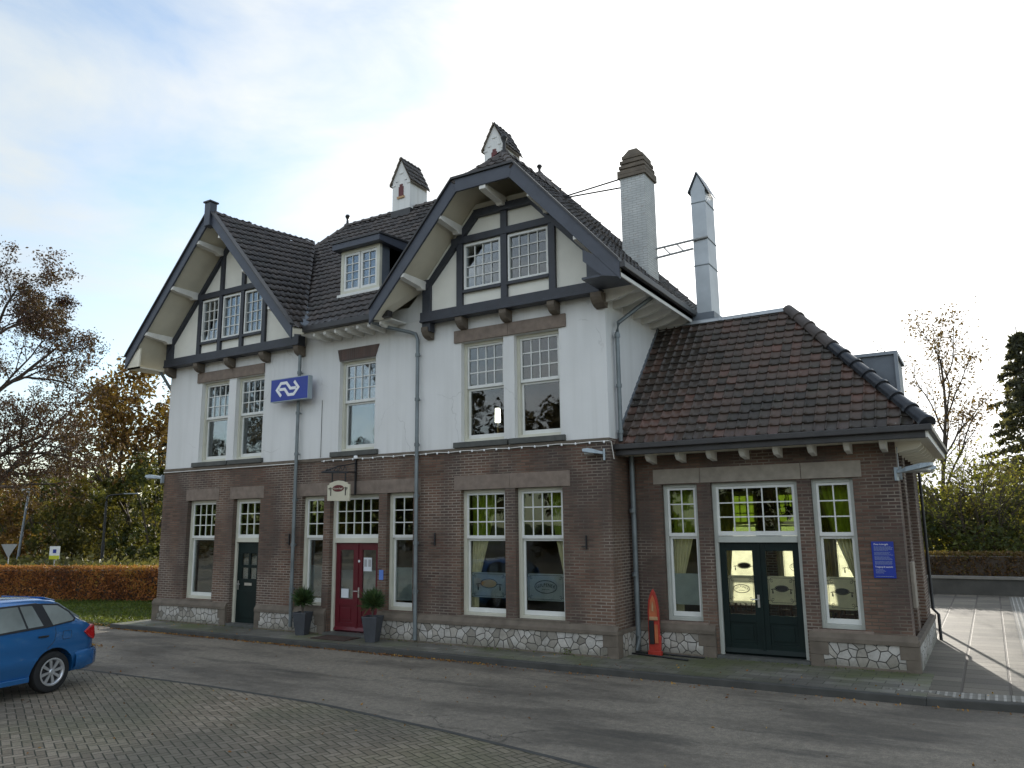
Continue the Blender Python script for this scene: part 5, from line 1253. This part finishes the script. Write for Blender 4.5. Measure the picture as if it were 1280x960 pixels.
MB().add([(-.5, -.02, 1.445), (.5, -.02, 1.445), (.48, .22, 1.375), (-.48, .22, 1.375), (-.5, .0, 1.41), (.5, 0, 1.41), (.48, .2, 1.35), (-.48, .2, 1.35)], [(0, 1, 2, 3), (7, 6, 5, 4), (0, 4, 5, 1), (1, 5, 6, 2), (2, 6, 7, 3), (3, 7, 4, 0)]).build('spoiler', 'carpaint', car, local=True, bevel=.012)
for s in (1, -1):
    MB().prism([(s*.838, .52, .855), (s*.80, .70, .955), (s*.74, .775, .945), (s*.735, .815, .76), (s*.80, .74, .71), (s*.835, .63, .755)], (-s*.1, .0, 0)).build('tail_light', 'lamp_red', car, local=True, bevel=.012)
    for ln in (((-.03, .985), (-.01, .9), (-.03, .78), (-.14, .67)), ((-1.14, .96), (-1.14, .35))): MB().tube([(s*.85, y, z) for y, z in ln], .0035, 4).build('shut_line', 'carblack', car, local=True)
    MB().tube([(s*.849, y, z) for y, z in ((.12, .91), (.25, .915), (.27, .89), (.27, .81), (.25, .79), (.13, .785), (.115, .81), (.12, .91))], .003, 4).build('fuel_flap', 'carblack', car, local=True)
    for y in (-.22, -1.3):
        hb = MB().box(min(s*.845, s*.868), max(s*.845, s*.868), y-.085, y+.085, .855, .885).build('door_handle', 'carblack', car, local=True, bevel=.008)
    MB().box(min(s*.80, s*.83), max(s*.80, s*.83), -2.15, -.38, .22, .30).build('sill_trim', 'carpaint', car, local=True, bevel=.01)
    MB().prism([(s*.80, -1.92, .98), (s*.98, -1.90, 1.0), (s*.98, -1.86, 1.12), (s*.82, -1.88, 1.1)], (0, .1, 0)).build('mirror', 'carpaint', car, local=True, bevel=.02)
for y in (0, -2.52):
    for s in (1, -1):
        t = MB().lathe([(.17, -.09), (.27, -.095), (.30, -.08), (.312, -.04), (.312, .04), (.30, .08), (.27, .095), (.20, .085), (.19, 0), (.17, -.09)], (s*.735, y, .312), 40, 'x', cap=False).build('wheel', 'tyre', car, local=True, smooth=True)
        xo = s*.735+s*.085
        rm = MB().lathe([(.16, -.16*s), (.175, -.02*s), (.205, 0), (.21, .012*s), (.19, .014*s), (.175, -.005*s), (.165, -.05*s)], (xo, y, .312), 40, 'x')
        for i in range(8):
            a = i*math.pi/4+.2; c, sn = math.cos(a), math.sin(a); p = lambda r_, w_, x_: (xo+x_*s, y+r_*c-w_*sn, .312+r_*sn+w_*c)
            rm.prism([p(.035, -.016, -.004), p(.18, -.024, .002), p(.18, .024, .002), p(.035, .016, -.004)], (-s*.02, 0, 0))
        rm.build('rim', 'rim', t, local=True); MB().lathe([(.045, -.02*s), (.045, 0), (.03, .008*s)], (xo, y, .312), 16, 'x').build('hub_cap', 'rim', t, local=True)
        MB().lathe([(.185, -.03*s), (.185, -.035*s)], (xo, y, .312), 24, 'x').build('brake', 'carblack', t, local=True)
MB().box(-.26, .26, .80, .825, .62, .73).build('number_plate', 'sign_cream', car, local=True)

# ============================================================ VEGETATION
def leaf_cloud(n, fn, size, rr, elong=1.6, droop=0):
    vs, fs, rn = [], [], []
    for _ in range(n):
        c, r_ = fn()
        s_ = size*rr.uniform(.55, 1.4); nn = Vector((rr.gauss(0, 1), rr.gauss(0, 1), rr.gauss(0, 1)+.4)).normalized()
        u = nn.orthogonal().normalized(); u.rotate(Matrix.Rotation(rr.random()*6.28, 3, nn)); w = nn.cross(u); o = len(vs)
        vs += [c-u*s_*elong*.5, c+w*s_*.42+nn*s_*.15, c+u*s_*elong*.5, c-w*s_*.42+nn*s_*.1]; fs.append((o, o+1, o+2, o+3)); rn.append(min(1, max(0, r_+rr.gauss(0, .22))))
    return vs, fs, rn
def leaf_obj(name, data, mat, parent):
    vs, fs, rn = data
    me = bpy.data.meshes.new(name); me.from_pydata([tuple(v) for v in vs], [], fs); a = me.attributes.new('rnd', 'FLOAT', 'FACE'); a.data.foreach_set('value', rn)
    me.materials.append(MATS[mat]); o = bpy.data.objects.new(name, me); COL.objects.link(o); o.parent = parent; return o
def grow(rr, base, dirn, length, rad, levels, kids, segs=6, wob=.12, up=.05, spread=(.5, 1.0), start=.35, shrink=.62, out=None, tips=None, lv=0):
    pts = [Vector(base)]; d = Vector(dirn).normalized(); step = length/segs
    for i in range(segs):
        d = (d+Vector((rr.gauss(0, wob), rr.gauss(0, wob), rr.gauss(0, wob)+up))).normalized(); pts.append(pts[-1]+d*step)
    out.append((pts, rad, rad*(.35 if levels else .3)))
    if levels <= 1:
        for i in range(2, len(pts)): tips.append((pts[i], d.copy(), lv))
    if levels == 0: return
    for k in range(kids[lv]):
        t_ = start+(1-start)*(k+rr.random())/kids[lv]; i = min(segs-1, int(t_*segs)); fr = t_*segs-i; p = pts[i].lerp(pts[i+1], min(1, max(0, fr)))
        dd = (pts[i+1]-pts[i]).normalized(); ax = dd.orthogonal().normalized(); ax.rotate(Matrix.Rotation(k*2.4+rr.uniform(-.4, .4), 3, dd))
        nd = dd.copy(); nd.rotate(Matrix.Rotation(rr.uniform(*spread), 3, ax))
        grow(rr, p, nd, length*shrink*(1.15-.5*t_)*rr.uniform(.8, 1.15), rad*(1-.6*t_)*.62, levels-1, kids, max(3, segs-1), wob*1.15, up, spread, .25, shrink, out, tips, lv+1)
def make_tree(name, seed, label, cat, loc, h, rad, levels, kids, leafmat, nleaf, lsize, jit, bark='bark', first=.3, spread=(.5, 1.0), shrink=.62, wob=.1, up=.05, stems=1, lean=0, group=None, pick=1.0):
    rr = random.Random(seed); t = empty(name, loc, label, cat, group); out, tips = [], []
    for s_ in range(stems):
        d = Vector((rr.gauss(0, .25), rr.gauss(0, .25), 1)) if stems > 1 else Vector((lean, 0, 1))
        grow(rr, (rr.gauss(0, .15*(stems > 1)), rr.gauss(0, .15*(stems > 1)), -.1), d, h*(.72 if stems == 1 else .8)*rr.uniform(.85, 1.05), rad, levels, kids, 8, wob, up, spread, first, shrink, out, tips)
    m = MB(); m2 = MB()
    for i, (pts, a, b_) in enumerate(out):
        (m if i == 0 else m2).tube(pts, a, 8 if a > .08 else (5 if a > .02 else 3), max(.004, b_))
    m.build('trunk', bark, t, local=True, smooth=True); 
    if m2.v: m2.build('branches', bark, t, local=True)
    if nleaf:
        keep = [x for x in tips if rr.random() < pick]
        def fn():
            p, d, lv = rr.choice(keep); return p+Vector((rr.gauss(0, jit), rr.gauss(0, jit), rr.gauss(0, jit*.8))), .5+.25*noise.noise(p*.6)
        leaf_obj('crown', leaf_cloud(nleaf, fn, lsize, rr), leafmat, t)
    return t
def P_(px, py, t):      # construction helper: a spot on the ground at distance t along a bearing
    d = r2*((px-640)/F)+d2*((py-480)/F)+fwd; p = Vector((0, -13.59, 2.4))+d*t; return (p.x, p.y, -.15)
# big purple-brown tree behind the hedge, left
make_tree('copper_beech', 21, 'large dark russet tree with half bare spreading branches at the left edge', 'tree', P_(-52, 690, 33), 16.0, .34, 4, (10, 7, 6, 5), 'leaf_brown', 62000, .075, .16, first=.12, spread=(.6, 1.1), shrink=.58, wob=.09, up=.035, pick=.9)
# orange tree and dark spruce beside the wall
make_tree('maple_tree', 5, 'orange leaved tree with gaps of sky behind the black street lamp', 'tree', P_(165, 680, 62), 15, .25, 3, (9, 7, 5), 'leaf_orange', 5200, .26, .35, first=.25, spread=(.4, .8))
def conifer(loc, h, r, label, seed, mat='leaf_conifer', nb=60, ln=110, group=None, ls=.16):
    rr = random.Random(seed); t = empty('spruce_tree', loc, label, 'tree', group)
    MB().tube([(0, 0, -.1), (rr.gauss(0, .1), 0, h*.5), (0, 0, h)], .17, 8, .02).build('trunk', 'bark', t, local=True)
    m = MB(); pts = []
    for i in range(nb):
        f_ = (i/nb)**.9; z = h*(.08+.9*f_); a = i*2.4+rr.random(); L_ = r*(1-f_)**.8*rr.uniform(.75, 1.15)+.2
        e = Vector((math.cos(a)*L_, math.sin(a)*L_, z-L_*.28)); m.tube([(0, 0, z), tuple(Vector((0, 0, z)).lerp(e, .5)+Vector((0, 0, .08))), tuple(e)], .03, 3, .006)
        for k in range(ln):
            q = rr.random()**.7; c = Vector((0, 0, z)).lerp(e, q); wv = .28*L_*(1-q)*1.3+.08; side = Vector((-math.sin(a), math.cos(a), 0)); pts.append(c+side*rr.gauss(0, wv*.6)+Vector((0, 0, -abs(rr.gauss(0, .12)))))
    m.build('branches', 'bark', t, local=True)
    it = iter(pts); leaf_obj('crown', leaf_cloud(len(pts), lambda: (next(it), .5), ls, rr, 2.2), mat, t); return t
conifer(P_(207, 700, 70), 14.5, 3.0, 'dark narrow spruce just left of the station gable', 3, nb=60, ln=55, ls=.28)

def shrub_proto(name, label, cat, seed, h, w, mat, n, ls, loc, group=None, bark='bark'):
    rr = random.Random(seed); t = empty(name, loc, label, cat, group)
    m = MB(); blobs = []
    for i in range(9):
        a = rr.random()*6.28; d = Vector((math.cos(a)*w*.4, math.sin(a)*w*.4, h*rr.uniform(.55, .85))); p1 = d*.5+Vector((rr.gauss(0, .1), rr.gauss(0, .1), .1*h)); m.tube([(rr.gauss(0, .1), rr.gauss(0, .1), -.1), tuple(p1), tuple(d)], .05, 5, .012)
    for i in range(46):
        a = rr.random()*6.28; q = rr.random()**.5; z = rr.random(); R_ = w*.5*q*math.sin(math.pi*min(.97, .12+.82*z))**.6
        blobs.append((Vector((math.cos(a)*R_, math.sin(a)*R_, h*(.06+.9*z))), rr.uniform(.1, .26)*w*.5, rr.random()))
    m.build('stems', bark, t, local=True)
    def fn():
        c, r_, tone = rr.choice(blobs); d = Vector([rr.gauss(0, 1) for _ in range(3)]).normalized()*r_*rr.random()**.4; return c+d, .15+.7*tone
    leaf_obj('foliage', leaf_cloud(n, fn, ls, rr), mat, t); return t
GB = 'shrubs and young trees beyond the road on the left'
specs = [('leaf_yellowgreen', 6.5, 8, 'yellowing bushy shrub right of the black street lamp', 150, 676, 60), ('leaf_green', 6, 8, 'dark green shrub mass behind the black street lamp', 112, 676, 66),
         ('leaf_yellowgreen', 6.5, 7, 'olive shrub left of the black street lamp', 85, 678, 62), ('leaf_orange', 6.5, 8, 'orange flecked shrub behind the grey post', 18, 678, 64),
         ('leaf_green', 7.5, 8, 'dark green bush between the grey post and the small white sign', 52, 678, 70), ('leaf_green', 8, 7, 'dark green bush in front of the spruce by the station corner', 192, 678, 58),
         ('leaf_brown', 9, 9, 'russet young tree above the white and yellow sign', 66, 678, 78), ('leaf_yellowgreen', 9, 8, 'pale olive young tree behind the yellowing shrub', 132, 678, 80),
         ('leaf_green', 9, 10, 'dark bush behind the triangular road sign', -8, 678, 76)]
for i, (m_, h, w, lab, px, py, t_) in enumerate(specs):
    shrub_proto('shrub', lab, 'shrub', 40+i, h, w, m_, 5200, .2, P_(px, py, t_), GB)
# fog of far woodland closing the view
def wood(name, pts, label, seed, mat, n, ls, cat='woodland'):
    rr = random.Random(seed)
    blobs = []
    for (x, y, r_, h) in pts:
        for _ in range(26):
            a = rr.random()*6.28; q = rr.random()**.5; blobs.append((Vector((x+math.cos(a)*r_*q, y+math.sin(a)*r_*q, h*rr.uniform(.02, .95)*(1-.35*q*q))), rr.uniform(.12, .3)*r_, rr.random()))
    def fn():
        c, r_, tone = rr.choice(blobs); return c+Vector([rr.gauss(0, 1) for _ in range(3)]).normalized()*r_*rr.random()**.4, tone
    o = leaf_obj(name, leaf_cloud(n, fn, ls, rr), mat, None); return tag(o, label, cat, kind='stuff')
wood('woodland', [(P_(px, 670, 95)[0], P_(px, 670, 95)[1], 9, 9+3*math.sin(px)) for px in range(-120, 260, 26)], 'dim far woodland filling the gaps behind the shrubs on the left', 5, 'leaf_green', 16000, .5)
# trees behind the viewer that the window panes mirror
wood('woodland', [(x, -42-6*math.sin(x), 8, 15.5+3*math.sin(x*1.7)) for x in range(-85, 20, 9)], 'line of trees across the street, mirrored in the window panes', 6, 'leaf_mirror', 70000, .36)

# ---- hedges
def hedge(name, p0, p1, w, h, mat, n, ls, label, z0=-.12, seed=1):
    rr = random.Random(seed); p0, p1 = Vector(p0), Vector(p1); d = (p1-p0); L_ = d.length; u = d.normalized(); s = Vector((-u.y, u.x, 0))
    t = empty(name, ((p0+p1)/2).to_tuple(), label, 'hedge'); c = (p0+p1)/2
    m = MB(); m.prism([p0-s*(w/2-.08), p0+s*(w/2-.08), p1+s*(w/2-.08), p1-s*(w/2-.08)], (0, 0, h-.1)); o = m.build('twigs', 'bark', t)
    vs = []
    def fn():
        a = rr.random()*L_; f_ = rr.random(); nz = noise.noise(Vector((a*.8, 3.1, 0)))*.05
        if f_ < .3: q = Vector((0, 0, h+nz+rr.gauss(0, .03)))+s*rr.uniform(-w/2, w/2)
        else: q = Vector((0, 0, rr.uniform(.0, h)))+s*(w/2+noise.noise(Vector((a*1.3, f_*3, 1)))*.05+rr.gauss(0, .03))*(1 if rr.random() < .2 else -1)
        b_ = p0+u*a+q-c; return b_, .4+.5*noise.noise(Vector((a*.35, q.z*1.5, 7)))
    leaf_obj('foliage', leaf_cloud(n, fn, ls, rr, 1.4), mat, t); return t
hedge('beech_hedge', (-46, -3.2, -.12), (-21.0, 5.5, -.12), .9, 1.18, 'leaf_hedge', 60000, .055, 'clipped russet beech hedge between the blue car and the station corner', seed=3)
wy = 21.0
hedge('beech_hedge', (-12, 17.1, -.1), (14, 17.1, -.1), .9, 1.38, 'leaf_hedge_back', 26000, .065, 'long brown hedge behind the low platform wall at right', seed=4)
tag(MB().box(-14, 14, 16.2, 16.5, -.3, .50).build('low_wall', 'concrete_dark', None, loc=(0, 16.3, 0)), 'low dark concrete wall along the far side of the paved yard', 'wall')
lw = [o for o in bpy.data.objects if o.name == 'low_wall'][0]
MB().box(-14, 14, 16.15, 16.55, .50, .58).build('coping', 'concrete', lw)
# ground cover beyond left hedge
rr = random.Random(8); pts = []
for _ in range(15000):
    x = rr.uniform(-85, -21); y = rr.uniform(5, 40); pts.append((x, y, -.1+abs(rr.gauss(0, .35))*(1 if noise.noise(Vector((x*.15, y*.15, 0))) > -.1 else .4)))
scatter('ground_cover', 'weed', pts, .26)
tag(bpy.data.objects['ground_cover'], 'rough weeds and low scrub beyond the left hedge', 'weeds')
# grass on the verge, litter
pts = []
for _ in range(26000):
    x = rr.uniform(-34, -19.5); y = rr.uniform(-.7, 5.2)
    if y < -.7+max(0, (-21.5-x))*.12: continue
    pts.append((x, y, -.06+rr.random()*.05))
tag(scatter('grass', 'grass_blade', pts, .045, elong=2.2, up=.0), 'short green grass between the hedge and the kerb end', 'grass')
pts = []
for _ in range(900):
    x = rr.uniform(-30, -19.8); pts.append((x, -.8+max(0, -21.5-x)*.12+rr.gauss(0, .22), -.085+rr.random()*.02))
for _ in range(1100):
    x = rr.uniform(-19.5, -8); pts.append((x, -1.08-abs(rr.gauss(0, .045)), -.1+rr.random()*.02))
for _ in range(160):
    x = rr.uniform(-8, 3); pts.append((x, -1.12-abs(rr.gauss(0, .1))+max(0, x+1)*.12, -.1+rr.random()*.02))
for _ in range(330): pts.append((rr.uniform(-22, 3), rr.uniform(-10, -1.2), -.095))
for _ in range(120): pts.append((rr.uniform(-19, 4), rr.uniform(-1.0, -.1), .006))
for _ in range(300):
    a = rr.gauss(0, .5); pts.append((-17.6+a, -3.1+rr.gauss(0, .08), -.097+rr.random()*.01))
tag(scatter('fallen_leaves', 'litter', pts, .03, up=.9), 'brown and yellow fallen leaves along the kerb and scattered on the street', 'leaves')
# moss and weeds in the angle of plinth and pavement
pts = [(rr.uniform(-19, -1.3), -.1-abs(rr.gauss(0, .03)), .01+rr.random()*.02) for _ in range(500)]+[(-7.0+rr.gauss(0, .08), -.1, .02+rr.random()*.09) for _ in range(50)]
pts = [p if p[0] < -6.1 else (p[0], .8+p[1]+.1-.07, p[2]) for p in pts]
tag(scatter('moss', 'grass_blade', pts, .018, elong=2, up=0), 'moss and small weeds in the joint at the foot of the wall', 'moss')

# ---- right hand trees
make_tree('poplar_tree', 12, 'tall thin two stemmed tree with scattered small leaves, right of the station', 'tree', P_(1200, 690, 38), 13.4, .13, 3, (10, 7, 6), 'leaf_orange', 7500, .09, .34, first=.32, spread=(.3, .6), stems=2, shrink=.42, up=.06, bark='bark')
make_tree('ash_tree', 33, 'nearly bare slender tree close behind the roof corner of the wing', 'tree', P_(1152, 690, 42), 13, .14, 3, (9, 5, 4), 'leaf_brown', 700, .10, .2, first=.3, spread=(.3, .7), shrink=.40, up=.07)
conifer(P_(1306, 690, 38), 12.2, 3.4, 'dark conifer at the right edge', 9, nb=95, ln=80, ls=.17)
GR = 'bushes behind the long brown hedge'
sp = [('leaf_lime', 4.2, 4.2, 'bright lime leaved bush glowing beside the wing wall', 1168, 34, 2600, .11), ('leaf_yellowgreen', 5.6, 6, 'broad twiggy bush with yellow leaves in the middle of the right background', 1215, 33, 3600, .10),
      ('leaf_yellowgreen', 5.0, 5.5, 'yellow green bush under the conifer', 1268, 34, 3400, .10), ('leaf_green', 3.6, 5, 'dark low bush at the far right edge behind the hedge', 1300, 31, 2600, .13), ('leaf_green', 3.2, 5, 'dark low bush below the lime leaved one', 1182, 32, 2600, .13), ('leaf_green', 3.0, 5, 'dark low bush below the thin two stemmed tree', 1236, 31.5, 2600, .13)]
for i, (m_, h, w, lab, px, t_, n, ls) in enumerate(sp):
    shrub_proto('bush', lab, 'bush', 70+i, h*.95, w*1.05, m_, n, ls, P_(px, 690, t_), GR)
make_tree('hazel_bush', 44, 'wide twiggy half bare bush in front of the thin tree', 'bush', P_(1222, 690, 31), 6.0, .05, 3, (8, 6, 5), 'leaf_lime', 3000, .08, .16, stems=7, first=.15, spread=(.3, .8), shrink=.55, up=.02)
shrub_proto('box_bush', 'rounded grey green bush at the right edge of the platform', 'bush', 90, 1.05, 1.3, 'leaf_green', 6000, .045, (2.2, 11.2, 0))
wood('woodland', [(P_(px, 650, 110)[0], P_(px, 650, 110)[1], 9, 7+1.5*math.sin(px)) for px in range(1080, 1420, 24)], 'far tree line on the horizon behind the right hand bushes', 15, 'leaf_green', 9000, .6)

# ============================================================ FAR STREET FURNITURE
def street_lamp(loc, h, arm, label, r=.07, mat='iron', az=0):
    t = empty('street_lamp', loc, label, 'street lamp', None, az)
    MB().tube([(0, 0, -.1), (0, 0, h*.35)], r*1.25, 10).build('base', mat, t, local=True)
    MB().tube([(0, 0, h*.34), (0, 0, h*.9), (0, 0, h-.25), (.08, 0, h-.08), (.3, 0, h), (arm, 0, h+.08)], r, 8, r*.5).build('pole', mat, t, local=True)
    MB().box(arm-.1, arm+.9, -.1, .1, h+.04, h+.13).build('lamp_head', 'zinc', t, local=True, bevel=.03)
street_lamp(P_(127, 703, 54), 4.9, 1.3, 'black street lamp with a short arm beyond the hedge at left', .09, az=R(31))
t = empty('grey_post', P_(22, 695, 60), 'leaning thick grey green post beyond the hedge, left of the street lamp', 'post')
MB().tube([(0, 0, -.2), (.35, .2, 5.7)], .11, 8, .08).build('pole', 'zinc', t, local=True); MB().box(-.5, .75, .1, .3, 5.62, 5.75).build('lamp_head', 'lampgrey', t, local=True)
t = empty('yield_sign', P_(10, 702, 46), 'white triangular give way sign seen from behind near the left edge', 'road sign', rz=R(31))
MB().tube([(0, 0, -.1), (0, 0, 1.3)], .03, 6).build('pole', 'galv', t, local=True); MB().xz([(0, .95), (.48, 1.75), (-.48, 1.75)], -.045, -.03).build('panel', 'galv', t, local=True)
t = empty('bus_stop_sign', P_(68, 700, 46), 'small white and yellow sign on a thin post beyond the hedge', 'road sign', rz=R(31))
MB().tube([(0, 0, -.1), (0, 0, 1.5)], .035, 6).build('pole', 'galv', t, local=True); MB().box(-.3, .3, -.06, -.035, .85, 1.6).build('panel', 'sign_white', t, local=True)
MB().box(-.302, .302, -.066, -.06, .85, 1.06).build('band', 'yellow', t, local=True); MB().box(-.1, .1, -.066, -.06, 1.2, 1.42).build('symbol', 'blue_sign', t, local=True)
t = empty('info_post', (-1.5, 7.6, 0), 'slim blue topped post behind the wing corner', 'post')
MB().tube([(0, 0, 0), (0, 0, 3.4)], .03, 8).build('pole', 'black', t, local=True); MB().box(-.04, .04, -.1, .1, 2.1, 2.5).build('panel', 'blue_sign', t, local=True)
MB().box(-.03, .03, -.05, .05, .1, 2.1).build('cabinet', 'blue_sign', t, local=True)
